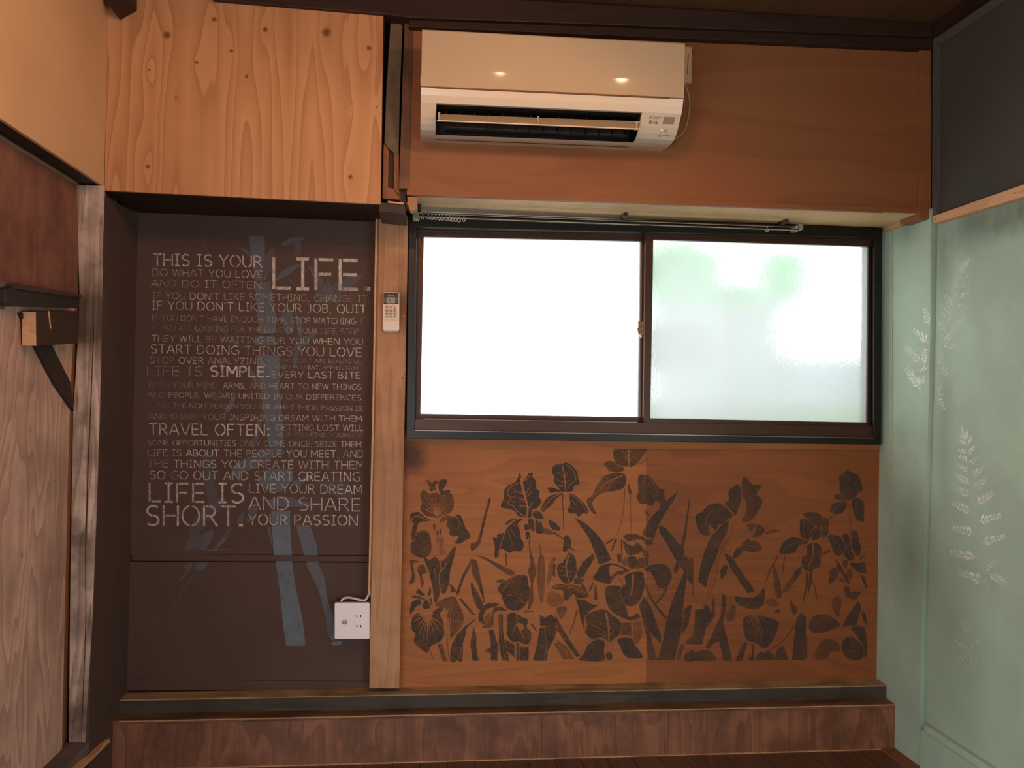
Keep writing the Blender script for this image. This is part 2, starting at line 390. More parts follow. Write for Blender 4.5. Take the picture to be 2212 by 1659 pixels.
# ---- sill beam and step at the foot of the wall
zl = P(1380, 1490, y=YLED).z
box('trim_1', XL - .01, XR + .03, YLED, YW, zl - .09, zl - .004, m_ledf, kind='structure', label='dark sill beam along the foot of the painted boards', bevel=.003)
box('trim_2', XL - .01, XR + .03, YLED - .002, YW, zl - .004, zl, m_ledt, kind='structure', label='worn tan top edge of the sill beam')
zs = P(1380, 1533, y=YSTEP).z
ZF = 0.0
box('trim_3', XL - .01, XR + .028, YSTEP - .002, YLED + .02, zs - .012, zs, m_stept, kind='structure', label='narrow brown cap board on the low step', bevel=.002)
bb = thing('baseboard_back', 'stained reddish plywood riser of the low step', None, (0.3, YSTEP, 0), kind='structure')
xs = [XL - .01, P(905, 1600, y=YSTEP).x, P(1170, 1600, y=YSTEP).x, P(1436, 1600, y=YSTEP).x, XR + .02]
for a, b in zip(xs[:-1], xs[1:]):
    box('board', a + .0006, b - .0006, YSTEP, YSTEP + .02, ZF, zs - .012, m_step, bb)
box('trim_4', XL, XR - .03, YSTEP - .004, YSTEP, -.001, .004, m_post, kind='structure', label='thin worn bead where the step meets the floor')

box('trim_31', XL + .02, XR + .02, YSTEP - .0035, YSTEP - .001, zs - .0035, zs + .0006, m_post, kind='structure', label='worn pale front edge of the step cap')

# ---- upper back wall
ub = thing('wall_back_upper', 'orange-brown plywood board behind the air conditioner', None, P(1450, 455, y=YU), kind='structure')
slab_y('board', [(885, 30), (1995, 78), (1990, 460), (880, 423)], YU, .012, m_upper, ub)
slab_y('foot_batten', [(885, 409), (1988, 449), (1987, 461), (885, 421)], YU - .006, .018, m_upper, ub)
zso = P(1420, 438, y=YU).z
hd = joined([boxv(P(885, 440, y=YU).x, XR + .02, YU + .013, YW + .13, zso + .012, ZC + .1)])
obj('wall_back_header', *hd, m_darkw, kind='structure', label='solid header above the window recess')
slab_z('trim_5', [(876, 422), (1990, 462), (1908, 494), (876, 456)], zso, .011, m_sof, kind='structure', label='beige board soffit over the window recess')
# corner post upper right
slab_y('trim_6', [(1986.5, 90), (2012, 92), (2012, 474), (1986, 472)], YU - .015, .12, m_upper, kind='structure', label='orange-stained corner post beside the charcoal wall', bevel=.002)
# crown boards
slab_y('trim_7', [(884, 36), (2014, 76), (2014, 106), (884, 58)], YU - .03, .05, m_crown, kind='structure', label='lower dark crown board along the back wall', bevel=.002)
slab_y('trim_8', [(440, -40), (2014, 49), (2014, 79), (884, 38), (844, 32), (460, 0)], YU - .05, .08, m_crown, kind='structure', label='upper dark crown beam under the ceiling', bevel=.003)
slab_y('trim_9', [(222, -30), (225, 0), (246, 26), (283, 6), (283, -30)], YPLY - .06, .055, m_crown, kind='structure', label='dark beam end in the upper left corner')

# ---- plywood box over the alcove
pb = thing('plywood_bulkhead', 'knotty golden plywood box panel over the brown alcove', 'panel', P(530, 425, y=YPLY), kind='structure')
slab_y('front_board', [(232, -45), (828, 31), (822, 441), (226, 411.3)], YPLY, .012, m_ply, pb)
zb0 = P(300, 415, y=YPLY).z
vs = [P(239, 413, y=YPLY + .013), P(822, 441, y=YPLY + .013)]
v0, v1 = vs
box('underside', XL, v1.x, YPLY + .013, YW, v1.z + .004, v1.z + .016, m_darkw, pb)
box('side_board', v1.x - .012, v1.x, YPLY + .012, YU + .05, v1.z + .016, ZC, m_darkw, pb)
slab_y('trim_10', [(819, 436.5), (874, 441), (877, 462), (819, 456)], YPLY + .02, .20, m_ledf, kind='structure', label='grey-brown board end under the plywood box')
slab_y('trim_11', [(838, 434), (872, 438), (872, 441), (838, 437.5)], YPLY + .012, .05, m_rail, kind='structure', label='pale strip on top of the board end')
# dark gap, grimy upright, slotted foot, second upright
slab_y('trim_12', [(822, 20), (890, 34), (884, 432), (818, 436)], YU + .05, .03, m_black, kind='structure', label='dark recess between plywood and wall')
slab_y('trim_13', [(844.5, 31), (871, 32), (864, 200), (861.5, 330), (856, 334), (838, 320), (830, 308), (834, 200)], YU + .012, .035, m_oldmetal, kind='structure', label='grimy grey-green upright beside the plywood', bevel=.002)
sf = thing('slotted_board', 'short orange board with a dark slot below the grimy upright', 'board', P(846, 427, y=YU))
slab_y('cheek', [(829, 310), (840, 325), (838, 405), (826, 425)], YU + .016, .03, m_upper, sf)
slab_y('cheek', [(852, 332), (862, 330), (862, 425), (851, 410)], YU + .016, .03, m_upper, sf)
slab_y('foot', [(838, 405), (851, 408), (864, 424), (862, 431), (826, 428), (826, 424)], YU + .016, .03, m_upper, sf)
slab_y('slot_back', [(838, 326), (853, 332), (852, 410), (836, 408)], YU + .032, .02, m_darkw, sf)
slab_y('trim_14', [(873.5, 46), (893, 48), (884, 408), (861.5, 407), (867, 250)], YU - .004, .05, m_olddark, kind='structure', label='old brown upright left of the air conditioner', bevel=.002)
slab_y('trim_15', [(862, 405), (878, 407), (877, 426), (872, 447), (866, 447), (862, 432)], YU + .02, .03, m_darkw, kind='structure', label='dark notched block above the post')
slab_y('trim_16', [(878, 411), (901, 413), (901, 423), (879, 421)], YU - .01, .06, m_upper, kind='structure', label='small upper wood packing block')
slab_y('trim_17', [(880, 425), (901, 426), (902, 453), (886, 455), (880, 440)], YU + .0, .04, m_post, kind='structure', label='small beige wood block at the soffit end')

# ---- middle post
po = slab_y('trim_18', [(818, 462), (882, 465), (878, 700), (870, 1100), (862.5, 1487.5), (797.5, 1487.5), (806, 1000), (812, 700)], YPOST, .055, m_post, kind='structure', label='bare cedar post between alcove and window', bevel=.002)
slab_y('trim_19', [(811.5, 465), (815.5, 465), (808, 900), (799, 1286), (795, 1286), (804, 900)], YPOST - .006, .05, m_rail, kind='structure', label='slim pale cable strip beside the post, outer one')
slab_y('trim_20', [(816, 465), (819.5, 465), (811, 900), (802.5, 1280), (799.5, 1286), (808.5, 900)], YPOST - .003, .05, m_upper, kind='structure', label='slim orange cable strip against the post')

# ---- left: weathered post in two halves with the drying crack between them
wp = thing('trim_21', 'weathered limed post at the left of the alcove, split by a long crack', None, P(168, 1604, y=YCOL), kind='structure')
ck = [(204, 401), (203, 690), (200, 740), (195, 850), (188, 1011), (185, 1100), (183, 1190), (184, 1340), (179, 1480), (174.5, 1603)]
ckr = [(x + w, y) for (x, y), w in zip(ck, (.3, .5, 2.5, 3.2, 3, 4, 2.4, 2.6, 2.4, 1.5))]
slab_y('post_half', [(166, 400)] + ck + [(148.5, 1603), (152, 1250), (155, 1050), (158, 890), (163, 819), (170, 700), (172, 640)], YCOL, .10, m_oldpost, wp)
slab_y('post_half', ckr + [(184, 1603), (187, 1540), (199, 1340), (207, 1130), (215, 900), (217, 800), (221, 640), (222, 520), (226, 401)], YCOL + .0005, .004, m_oldpost, wp)
slab_y('crack_back', [(176, 400), (214, 400), (210, 640), (198, 1130), (183, 1602), (155, 1602), (165, 900)], YCOL + .02, .05, m_darkw, wp)

# header over the left opening: beige board above, dark underside
bg_ = thing('wall_left_upper', 'golden beige board above the left opening', None, (XL, 1.5, ZH), kind='structure')
box('board', XL - .01, XL, YB, YPLY - .001, ZH, ZC, m_beige, bg_)
box('header_underside', XI, XL - .002, YB, YPLY + .004, ZH + .002, ZH + .03, m_darkw, bg_)
box('header_core', XI - .01, XL - .01, YB, YPLY + .1, ZH + .03, ZC, m_darkw, bg_)
# inner panels
wi = thing('wall_left_inner', 'plywood panels lining the left opening', None, (XI, 2.2, 0), kind='structure')
slab_x('upper_panel', [(-330, 100), (166, 400), (172, 690), (-330, 600)], XI, -.01, m_red, wi)
props(wi.children[0], 'reddish-brown stained plywood')
slab_x('lower_panel', [(-330, 640), (163, 640), (152, 850), (146, 1050), (134, 1608), (133, 1640), (-330, 2200)], XI + .006, -.015, m_pink, wi)
props(wi.children[-1], 'pale limed plywood with bold grain')
slab_x('backing', [(-330, 600), (172, 640), (172, 1700), (-330, 2400)], XI - .006, -.005, m_upper, wi)
# threshold
th = thing('door_1', 'grey threshold of the left opening with its outer board', None, (XL, 2.2, 0), kind='structure')
m_thr = wood('threshold_grey', '#6f6360', '#463b38', 'y', band=16, along=1.5, k=4, amt=0.5, blotch='#3a302d', bamt=0.6, bscale=7, fiber=0.5, rough=0.7)
box('threshold', XI - .004, XL + .002, 1.2, YCOL + .004, ZSILL - .03, ZSILL, m_thr, th)
box('outer_board', XL - .012, XL + .002, 1.2, YCOL + .004, 0, ZSILL - .03, m_darkw, th)

# ---- right wall boards
gr = thing('wall_right_boards', 'sage green painted boards on the right wall', None, (XR, 2.6, 0), kind='structure')
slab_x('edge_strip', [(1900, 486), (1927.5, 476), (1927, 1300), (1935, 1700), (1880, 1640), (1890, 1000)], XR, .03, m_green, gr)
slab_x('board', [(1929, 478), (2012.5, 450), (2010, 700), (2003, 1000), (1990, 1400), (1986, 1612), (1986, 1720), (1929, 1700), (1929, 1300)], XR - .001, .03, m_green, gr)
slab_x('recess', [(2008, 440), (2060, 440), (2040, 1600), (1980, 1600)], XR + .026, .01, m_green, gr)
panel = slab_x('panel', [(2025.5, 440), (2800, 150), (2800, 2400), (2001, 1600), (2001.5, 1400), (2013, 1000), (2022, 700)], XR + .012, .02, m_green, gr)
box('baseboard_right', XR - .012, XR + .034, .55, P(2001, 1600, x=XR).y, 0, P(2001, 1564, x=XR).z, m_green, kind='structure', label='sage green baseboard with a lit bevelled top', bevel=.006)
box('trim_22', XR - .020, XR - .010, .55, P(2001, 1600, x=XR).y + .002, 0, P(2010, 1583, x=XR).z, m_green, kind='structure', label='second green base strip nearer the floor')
box('trim_23', XR - .055, XR - .002, YB, YSTEP, 0, .006, m_upper, kind='structure', label='orange-brown floor edging along the green wall')
# charcoal wall above
gw = thing('wall_right_upper', 'charcoal painted upper part of the right wall', None, (XR, 2.4, 1.7), kind='structure')
slab_x('panel', [(2013, 60), (2800, -560), (2800, 250), (2013, 480)], XR + .01, .03, m_gray, gw)
slab_x('upright', [(2014.5, 84), (2023, 79), (2024, 478), (2014.5, 481)], XR - .001, .03, m_grayt, gw)
slab_x('top_strip', [(2014.5, 84), (2800, -455), (2800, -425), (2030, 97), (2023, 100)], XR + .001, .03, m_grayt, gw)
zcr = P(2016, 86, x=XR).z; YG = -.1      # unseen side opening behind the camera is added for its daylight
box('trim_24', XR - .02, XR + .03, YB, YU - .05, zcr, ZC, m_crown, kind='structure', label='dark crown board along the charcoal wall')
# pine rails
slab_x('trim_25', [(2014.5, 467), (2800, 192), (2800, 248), (2016, 483)], XR - .016, .03, m_rail, kind='structure', label='long pine rail between charcoal and green paint', bevel=.001)
slab_x('trim_26', [(1899, 489), (1984, 461), (1985.5, 474.5), (1904, 501)], XR - .016, .02, m_rail, kind='structure', label='short pine rail under the soffit end', bevel=.001)
# ------------------------------------------------------------------ window
m_sash = flat('bronze_aluminium', '#43291c', 0.38, 0.5, 0.35, var=0.1, vs=6)
m_frame = flat('black_aluminium', '#16110f', 0.35, 0.5, 0.3)
m_lip = flat('metal_and_highlight', '#8a7a70', 0.3, 0.5, 0.8)
def glass_mat():
    t = NT('frosted_glass', 0.3); t.n.remove(t.b)
    out = t.n['Material Output']
    g = t.n.new('ShaderNodeBsdfRefraction'); g.inputs['IOR'].default_value = 1.45; g.inputs['Roughness'].default_value = 0.22
    g.inputs['Color'].default_value = (.85, .85, .84, 1)
    tr = t.n.new('ShaderNodeBsdfTranslucent'); tr.inputs['Color'].default_value = (.8, .8, .79, 1)
    mx = t.n.new('ShaderNodeMixShader'); mx.inputs[0].default_value = 0.30
    t.l.new(g.outputs[0], mx.inputs[1]); t.l.new(tr.outputs[0], mx.inputs[2])
    gl = t.n.new('ShaderNodeBsdfGlossy'); gl.inputs['Roughness'].default_value = 0.25
    m2 = t.n.new('ShaderNodeMixShader'); m2.inputs[0].default_value = 0.04
    t.l.new(mx.outputs[0], m2.inputs[1]); t.l.new(gl.outputs[0], m2.inputs[2])
    bp = t.n.new('ShaderNodeBump'); bp.inputs['Strength'].default_value = 0.5; bp.inputs['Distance'].default_value = 0.002
    t.l.new(t.noise(t.scaled(90, 90, 55), 1.0, 3, 0.6), bp.inputs['Height'])
    t.l.new(bp.outputs[0], g.inputs['Normal'])
    t.l.new(m2.outputs[0], out.inputs['Surface'])
    return t.m
m_glass = glass_mat()
wdw = thing('window_1', 'frosted sliding window with bronze sashes in a black frame', None, P(1390, 950, y=YW), kind='structure')
YF = YW - 0.045
def ringpx(outer, inner, y, depth):
    o = [P(a, b, y=y) for a, b in outer]; i = [P(a, b, y=y) for a, b in inner]
    V = o + i + [p + Vector((0, depth, 0)) for p in o] + [p + Vector((0, depth, 0)) for p in i]; Fs = []
    for k in range(4):
        j = (k + 1) % 4
        Fs += [(k, j, 4 + j, 4 + k), (8 + j, 8 + k, 12 + k, 12 + j), (k, 8 + k, 8 + j, j), (4 + k, 4 + j, 12 + j, 12 + k)]
    return V, Fs
V, Fs = ringpx([(883, 461), (1906.5, 489), (1903.5, 961), (877.5, 947)], [(900, 491), (1889, 514), (1887, 946), (896, 930)], YF, 0.10)
obj('frame', V, Fs, m_frame, wdw, bevel=.002)
slab_y('track', [(896, 905.5), (1889, 921), (1887, 947), (896, 930.5)], YF + .012, .07, m_sash, wdw)
slab_y('track_highlight', [(896, 929), (1888, 945.6), (1888, 947.4), (896, 930.6)], YF - .003, .004, m_lip, wdw)  # pale strips on the track are highlight lines put in as colour
slab_y('track_highlight', [(915, 904), (1376, 911.5), (1376, 912.6), (915, 905.2)], YF + .010, .004, m_lip, wdw)
def sash(name, outer, inner, y, label):
    V, Fs = ringpx(outer, inner, y, .024)
    s = obj(name, V, Fs, m_sash, wdw, bevel=.0015)
    props(s, label)
    g = [P(a, b, y=y + .008) for a, b in inner]
    cxm = sum((p for p in g), Vector()) / 4
    g = [p + (p - cxm) * 0.006 for p in g]
    V, Fs = prism(g, (0, .004, 0))
    obj('pane', V, Fs, m_glass, s)
    return s
s1 = sash('sash', [(899, 492), (1394, 503), (1391, 913), (896, 906)], [(915.5, 511.5), (1383.5, 521), (1379, 901), (908.5, 894)], YF + .055, 'left sash, in the outer track')
slab_y('lower_bead', [(1383, 521), (1387.5, 521), (1384.5, 901), (1380, 901)], YF + .052, .004, m_lip, s1)
slab_y('side_bead', [(901, 494), (906, 494), (903, 905), (899, 905)], YF + .051, .006, m_sash, s1)
slab_y('top_bead', [(907, 494), (1392, 505), (1392, 511), (907, 501.5)], YF + .049, .008, m_sash, s1)
s2 = sash('sash', [(1394.5, 503), (1889, 515), (1887, 930), (1390, 925)], [(1411.5, 517), (1875.5, 532), (1873, 912.5), (1405, 903.5)], YF + .022, 'right sash, in the inner track')
slab_y('side_bead', [(1879, 531), (1882, 531), (1880, 925), (1877, 925)], YF + .018, .006, m_frame, s2)
# crescent latch
m_brass = flat('tarnished_brass', '#8a6748', 0.3, 0.5, 0.9)
lt = thing('window_latch', 'small brass crescent latch where the two window sashes meet', 'latch', P(1384, 712, y=YF))
slab_y('base', [(1379, 694), (1391, 694), (1391, 722), (1379, 722)], YF + .010, .012, m_brass, lt, bevel=.001)
slab_y('lever', [(1377, 709), (1392, 705), (1393, 712), (1384, 716), (1378, 717)], YF + .000, .010, m_brass, lt, bevel=.001)
slab_y('tongue', [(1383, 722), (1388, 722), (1387, 729), (1384, 729)], YF + .004, .010, m_lip, lt)

# outside world seen blurred through the panes
m_hedge = flat('hedge_green', '#2f9a2f', 0.9, 0.1, var=0.4, vs=9)
m_conc = flat('outdoor_concrete', '#74787b', 0.9, 0.1, var=0.15, vs=4)
m_soil = flat('garden_grass', '#6d7d50', 0.9, 0.1, var=0.3, vs=5)
m_out = flat('pale_gravel', '#d8d4cc', 0.9, 0.1)
box('ground', -6, 9, YW + .14, 14, -.35, -.30, m_out, kind='structure', label='pale gravel yard outside the window')
def blobm(name, c, r, mat, **k):
    import bmesh
    bm = bmesh.new(); bmesh.ops.create_icosphere(bm, subdivisions=4, radius=1)
    rnd = random.Random(int(c[0] * 100)); ph = [rnd.uniform(0, 6) for _ in range(6)]
    for v in bm.verts:
        p = v.co; s = 1 + .12 * math.sin(5 * p.x + ph[0]) * math.sin(5 * p.z + ph[1]) + .07 * math.sin(13 * p.y + ph[2]) * math.sin(12 * p.z + ph[3]) + .05 * math.sin(23 * p.x + ph[4]) * math.sin(21 * p.z + ph[5])
        v.co = Vector((p.x * r[0] * s, p.y * r[1] * s, p.z * r[2] * s)) + Vector(c)
    vs = [v.co.copy() for v in bm.verts]; fs = [[v.index for v in f.verts] for f in bm.faces]; bm.free()
    return obj(name, vs, fs, mat, k.pop('parent', None), smooth=True, **k)
def at(px, py, y): return P(px, py, y=y)
m_stem = flat('shrub_stem', '#5a4a3a', .9, .1)
for (px_, py_, y_, r_, lb_) in ((1470, 590, 4.2, (.24, .2, .16), 'larger green shrub blurred behind the right window pane, near the sash meeting rail'),
                                (1690, 600, 4.4, (.16, .16, .16), 'smaller round green shrub blurred behind the middle of the right pane'),
                                (1582, 640, 3.72, (.10, .08, .06), 'low green growth blurred between the two bigger shrubs')):
    p = at(px_, py_, y_)
    t = thing('shrub', lb_, 'shrub', (p.x, y_, -.30))
    blobm('foliage', p, r_, m_hedge, parent=t); ORG[t]
    tube('stem', [(p.x, y_, -.30), (p.x, y_, p.z)], .015, m_stem, t)
a = at(1420, 640, 4.6); b = at(1700, 850, 4.6)
box('trim_27', a.x, b.x, 4.6, 4.9, 0, a.z, m_conc, kind='structure', label='grey garden wall blurred outside the right pane')
a = at(1700, 755, 4.9); b = at(1890, 850, 4.9)
box('trim_28', a.x, b.x + .4, 4.9, 5.2, 0, a.z, m_conc, kind='structure', label='lower stretch of grey garden wall outside')
a = at(1415, 700, 4.0); b = at(1525, 790, 4.0)
box('trim_29', a.x, b.x, 4.0, 4.25, b.z - .02, a.z, flat('dark_block', '#3c3f40', .9, .1), kind='structure', label='dark grey block blurred outside, low in the right pane')
a = at(1405, 868, 3.8); b = at(1900, 960, 3.8)
box('trim_30', a.x, b.x + .2, 3.8, 4.1, 0, a.z, m_soil, kind='structure', label='strip of grass blurred along the bottom of the right pane')

# ------------------------------------------------------------------ curtain rail
m_alu = flat('brushed_steel', '#5c534a', 0.25, 0.5, 0.8)
m_alul = flat('rail_highlight', '#d8cdc0', 0.3, 0.5, 0.7)
m_plast = flat('aged_clear_plastic', '#8d8474', 0.35, 0.5)
m_runner = flat('runner_plastic', '#d8cfc0', 0.35, 0.5)
cr_ = thing('curtain_rail', 'double metal curtain rail hung under the beige soffit above the window', 'rail', P(1330, 480, y=2.96))
YR1, YR2 = 2.965, 3.02
def rail(px0, px1, y, h):
    a, b = P(*px0, y=y), P(*px1, y=y)
    V, Fs = joined([prism([a + Vector((0, dy, dz)) for dy, dz in ((0, 0), (0, h), (.012, h), (.012, 0), (.009, 0), (.009, h * .7), (.003, h * .7), (.003, 0))], b - a)])
    obj('rail_shine', *prism([a + Vector((0, -.0008, dz)) for dz in (0, .0022)] + [a + Vector((0, .0008, dz)) for dz in (.0022, 0)], b - a), m_alul, cr_)  # pale strip painted along the rail as its shine
    return obj('rail', V, Fs, m_alu, cr_)
rail((905, 469), (1726, 498.5), YR1, .006); rail((905, 462), (1722, 492), YR2, .006)
for px, py in ((1352, 470), (905, 457), (1700, 484)):
    a = P(px, py, y=YR1)
    box('bracket', a.x - .007, a.x + .007, YR1 + .001, YR2 + .014, a.z + .006, zso, m_alu, cr_)
a = P(1728, 489, y=YR1); box('end_cap', a.x - .004, a.x + .012, YR1 - .002, YR2 + .016, a.z - .010, a.z + .008, m_plast, cr_)
a = P(894, 462, y=YR1); box('end_cap', a.x - .004, a.x + .018, YR1 - .002, YR2 + .016, a.z - .012, a.z + .006, m_plast, cr_)
hooks = [(897, 473), (903, 473), (913, 470), (925, 470), (933, 471), (941, 471), (949, 472), (956, 472), (964, 473), (971, 473), (978, 475), (985, 475), (992, 476), (1002, 475), (1657, 498), (1721, 496)]
import itertools
hv = None
for i, (px, py) in enumerate(hooks):
    c_ = P(px, py, y=YR1 + .006)
    r = .0058
    pts = [c_ + Vector((math.cos(t) * r * .8, .1 * r * math.sin(t), math.sin(t) * r)) for t in [PI * .5 + k * PI * 2 / 12 for k in range(12)]]
    pts.append(c_ + Vector((0, 0, r)))
    V, Fs = joined([tubev(pts, .0013, 5), tubev([c_ + Vector((0, 0, r)), c_ + Vector((0, 0, r + .008))], .002, 5)])
    obj('runner', V, Fs, m_runner, cr_, smooth=True)

# ------------------------------------------------------------------ air conditioner
m_ac = flat('ivory_plastic', '#cbbaa8', 0.2, 0.5)
m_acp = flat('ivory_gloss', '#b0987f', 0.09, 0.5)
m_acd = flat('recess_black', '#15130f', 0.6, 0.3)
m_acf = flat('flap_plastic', '#9c8a74', 0.35, 0.5)
m_ink = flat('grey_print', '#4a3c34', 0.6, 0.3)
m_seam = flat('seam_shadow', '#6f4a2c', 0.7, 0.2)
m_sensor = flat('sensor_window', '#8b8074', 0.25, 0.5)
YAC = YU - .235
XA1 = P(1478, 94, y=YAC).x; XA0 = P(909.5, 190, y=YAC).x
prof_px = [(1478, 94), (1477.5, 150), (1476, 214), (1474.5, 230), (1472, 246), (1468.5, 261), (1465, 276), (1461, 290), (1456, 302.5), (1450, 311), (1444, 317), (1437, 322), (1430, 325.5)]
prof = [P(a, b, x=XA1) for a, b in prof_px]
prof = [(YAC + (p.y - prof[2].y) if i > 2 else YAC, p.z) for i, p in enumerate(prof)]
# shear so the left end meets its measured height (the unit hangs a touch off level)
zl_meas = P(910, 190, y=YAC).z; zr_meas = P(1476, 215.5, y=YAC).z
SH = (zl_meas - zr_meas) / (XA0 - XA1)
def acp(x, i, out=0.0):
    y, z = prof[i]; return Vector((x, y - out, z + SH * (x - XA1)))
def ac_hit(px, py, out=0.0012):
    """point where a pixel ray meets the curved housing"""
    d = RM @ Vector((px - CX, CY - py, -F0))
    for i in range(len(prof) - 1):
        y0, z0 = prof[i]; y1, z1 = prof[i + 1]
        # plane spanned by x direction (1,0,SH) and (0,dy,dz)
        n = Vector((1, 0, SH)).cross(Vector((0, y1 - y0, z1 - z0))); o0 = Vector((XA1, y0, z0))
        t = (o0 - CAM).dot(n) / d.dot(n); q = CAM + d * t
        z = q.z - SH * (q.x - XA1)
        if z1 - 1e-6 <= z <= z0 + 1e-6:
            nn = n.normalized()
            if nn.dot(d) > 0: nn = -nn
            return q + nn * out
    return CAM + d * ((prof[-1][0]) / d.y)
ac = thing('air_conditioner', 'ivory wall air conditioner with open flap above the window', 'air conditioner', ((XA0 + XA1) / 2, YU - .1, prof[-1][1]))
def inv(px, py):  # x and profile parameter
    return ac_hit(px, py, 0)
hx0 = ac_hit(942, 240).x; hxt = ac_hit(1389, 248).x; hxb = ac_hit(1371, 297).x; hx1 = (hxt + hxb) / 2
# housing: profile swept in x with the outlet left open between rows 4..8
i_top, i_bot = 4, 9
def zrow(i): return prof[i][1]
hxs = [XA0, hx0, hx1, XA1]
idx = list(range(2, len(prof)))
V = []; Fs = []
for x in hxs:
    for i in idx: V.append(acp(x, i))
nI = len(idx)
for c in range(3):
    for r in range(nI - 1):
        i = idx[r]
        if c == 1 and i_top <= i < i_bot: continue
        a = c * nI + r; Fs.append((a, a + nI, a + nI + 1, a + 1))
# closed ends, bottom, back, top
def endcap(x, flip):
    b = len(V)
    pts = [acp(x, i) for i in idx] + [Vector((x, YU, prof[-1][1] + SH * (x - XA1))), Vector((x, YU, prof[0][1] - .004 + SH * (x - XA1))), Vector((x, YAC + .014, prof[0][1] - .004 + SH * (x - XA1))), Vector((x, YAC + .014, prof[2][1] + SH * (x - XA1)))]
    V.extend(pts); n = len(pts); Fs.append(tuple(range(b, b + n)) if flip else tuple(range(b, b + n))[::-1]); return b, n
b0, n0 = endcap(XA0, True); b1, n1 = endcap(XA1, False)
for k in range(len(idx) - 1, n0):
    j = (k + 1) % n0; Fs.append((b0 + k, b1 + k, b1 + j, b0 + j))
# rim of the outlet, going inwards
rim = [acp(hx0, i) for i in range(i_top, i_bot + 1)] + [acp(hx1, i) for i in range(i_bot, i_top - 1, -1)]
inn = []
cy_ = .10
for p_ in rim:
    inn.append(Vector((p_.x, p_.y + .012 if p_.y < 5 else p_.y, p_.z)))
b = len(V); V += rim + inn; n = len(rim)
for k in range(n):
    j = (k + 1) % n; Fs.append((b + k, b + n + k, b + n + j, b + j))
obj('housing', V, Fs, m_ac, ac)
# front panel
fp = []
zt, zb_ = prof[0][1], prof[2][1] + .002
pv = []
for x in (XA0, XA1):
    for y, z in ((YAC + .012, zb_), (YAC - .004, zb_), (YAC - .006, zb_ + .05), (YAC - .006, zt - .004), (YAC - .003, zt), (YAC + .012, zt)):
        pv.append(Vector((x, y, z + SH * (x - XA1))))
pf = [tuple(range(6)), tuple(range(6, 12))[::-1]] + [(k, (k + 1) % 6, (k + 1) % 6 + 6, k + 6) for k in range(6)]
obj('front_panel', pv, [tuple(reversed(f)) for f in pf], m_acp, ac, bevel=.001)
def seam(x0p, x1p, h, mat):
    a = ac_hit(*x0p); b = ac_hit(*x1p)
    V, Fs = prism([a, b, b + Vector((0, 0, -h)), a + Vector((0, 0, -h))], (0, -.0008, 0)); return obj('seam', V, Fs, mat, ac)
V, Fs = prism([Vector((XA0 + .04, YAC - .0048, zb_ + .0005 + SH * (XA0 + .04 - XA1))), Vector((XA1 - .045, YAC - .0048, zb_ + .0005 - SH * .045)), Vector((XA1 - .045, YAC - .0048, zb_ - .0035 - SH * .045)), Vector((XA0 + .04, YAC - .0048, zb_ - .0035 + SH * (XA0 + .04 - XA1)))], (0, .006, 0))
obj('seam', V, Fs, m_seam, ac)
# dark outlet interior
def acl(x, y, z): return Vector((x, y, z + SH * (x - XA1)))
zt_, zb2 = zrow(i_top), zrow(i_bot)
iv = [acl(hx0 + .001, prof[i_top][0] + .010, zt_ - .001), acl(hx0 + .001, YU - .08, zt_ + .01), acl(hx0 + .001, YU - .05, zb2 + .002), acl(hx0 + .001, prof[i_bot][0] + .010, zb2 + .001)]
ivr = [Vector((hx1 - .001, q.y, q.z + SH * (hx1 - hx0))) for q in iv]
obj('outlet_duct', iv + ivr, [(0, 1, 5, 4), (1, 2, 6, 5), (2, 3, 7, 6), (0, 3, 2, 1), (4, 5, 6, 7)], m_acd, ac)
# vertical louvre fins
nf = 14
for k in range(nf):
    x = hx0 + .03 + (hx1 - hx0 - .06) * k / (nf - 1)
    vs, fs = prism([acl(x, YAC + .075, zt_ - .004), acl(x, YAC + .12, zt_), acl(x, YAC + .12, zb2 + .006), acl(x, YAC + .09, zb2 + .006)], (.0015, 0, 0))
    obj('fin', vs, fs, m_acd, ac)
# flap: px measured front edge and rear edge
def flap(name, pxs, y0, y1, th, mat):
    q = [P(pxs[0][0], pxs[0][1], y=y0), P(pxs[1][0], pxs[1][1], y=y0), P(pxs[2][0], pxs[2][1], y=y1), P(pxs[3][0], pxs[3][1], y=y1)]
    vs, fs = prism(q, (0, 0, -th)); return obj(name, vs, fs, mat, ac, bevel=.0008)
fl1 = flap('flap', [(944, 260), (1381, 279), (1379, 262), (952, 246)], YAC + .020, YAC + .052, .003, m_acf)
slab_y('flap_edge', [(944, 259.2), (1382, 277.6), (1382, 279.6), (944, 261.2)], YAC + .018, .004, m_ac, ac)
for (x0, y0, w) in ((946, 242, 5), (1161, 251, 3), (1373, 262, 5)):
    slab_y('hinge', [(x0, y0), (x0 + w, y0), (x0 + w - 1, y0 + 16), (x0 + 1, y0 + 16)], YAC + .022, .02, m_acf, ac)
slab_y('hinge_foot', [(1371, 262), (1382, 262), (1382, 267), (1371, 267)], YAC + .03, .02, m_acf, ac)
m_glo = flat('gloss_dark', '#2c2a2a', 0.15, 0.6)
slab_y('lower_flap', [(963, 274.5), (1352, 292), (1352, 296), (963, 279)], prof[8][0] + .005, .03, m_glo, ac)
slab_y('flap_glint', [(963, 273.4), (1352, 291), (1352, 292), (963, 274.6)], prof[8][0] + .004, .002, m_lip, ac)  # thin pale strip painted in as the highlight on the lower flap
# prints on the housing
def decal(pxs, mat=m_ink, parent=ac, name='print', out=.0006):
    q = [ac_hit(a, b, out) for a, b in pxs]; return (q, [tuple(range(len(q)))])
prints = []
def rect(x0, y0, x1, y1, sk=0): return [(x0 + sk, y0), (x1 + sk, y0), (x1, y1), (x0, y1)]
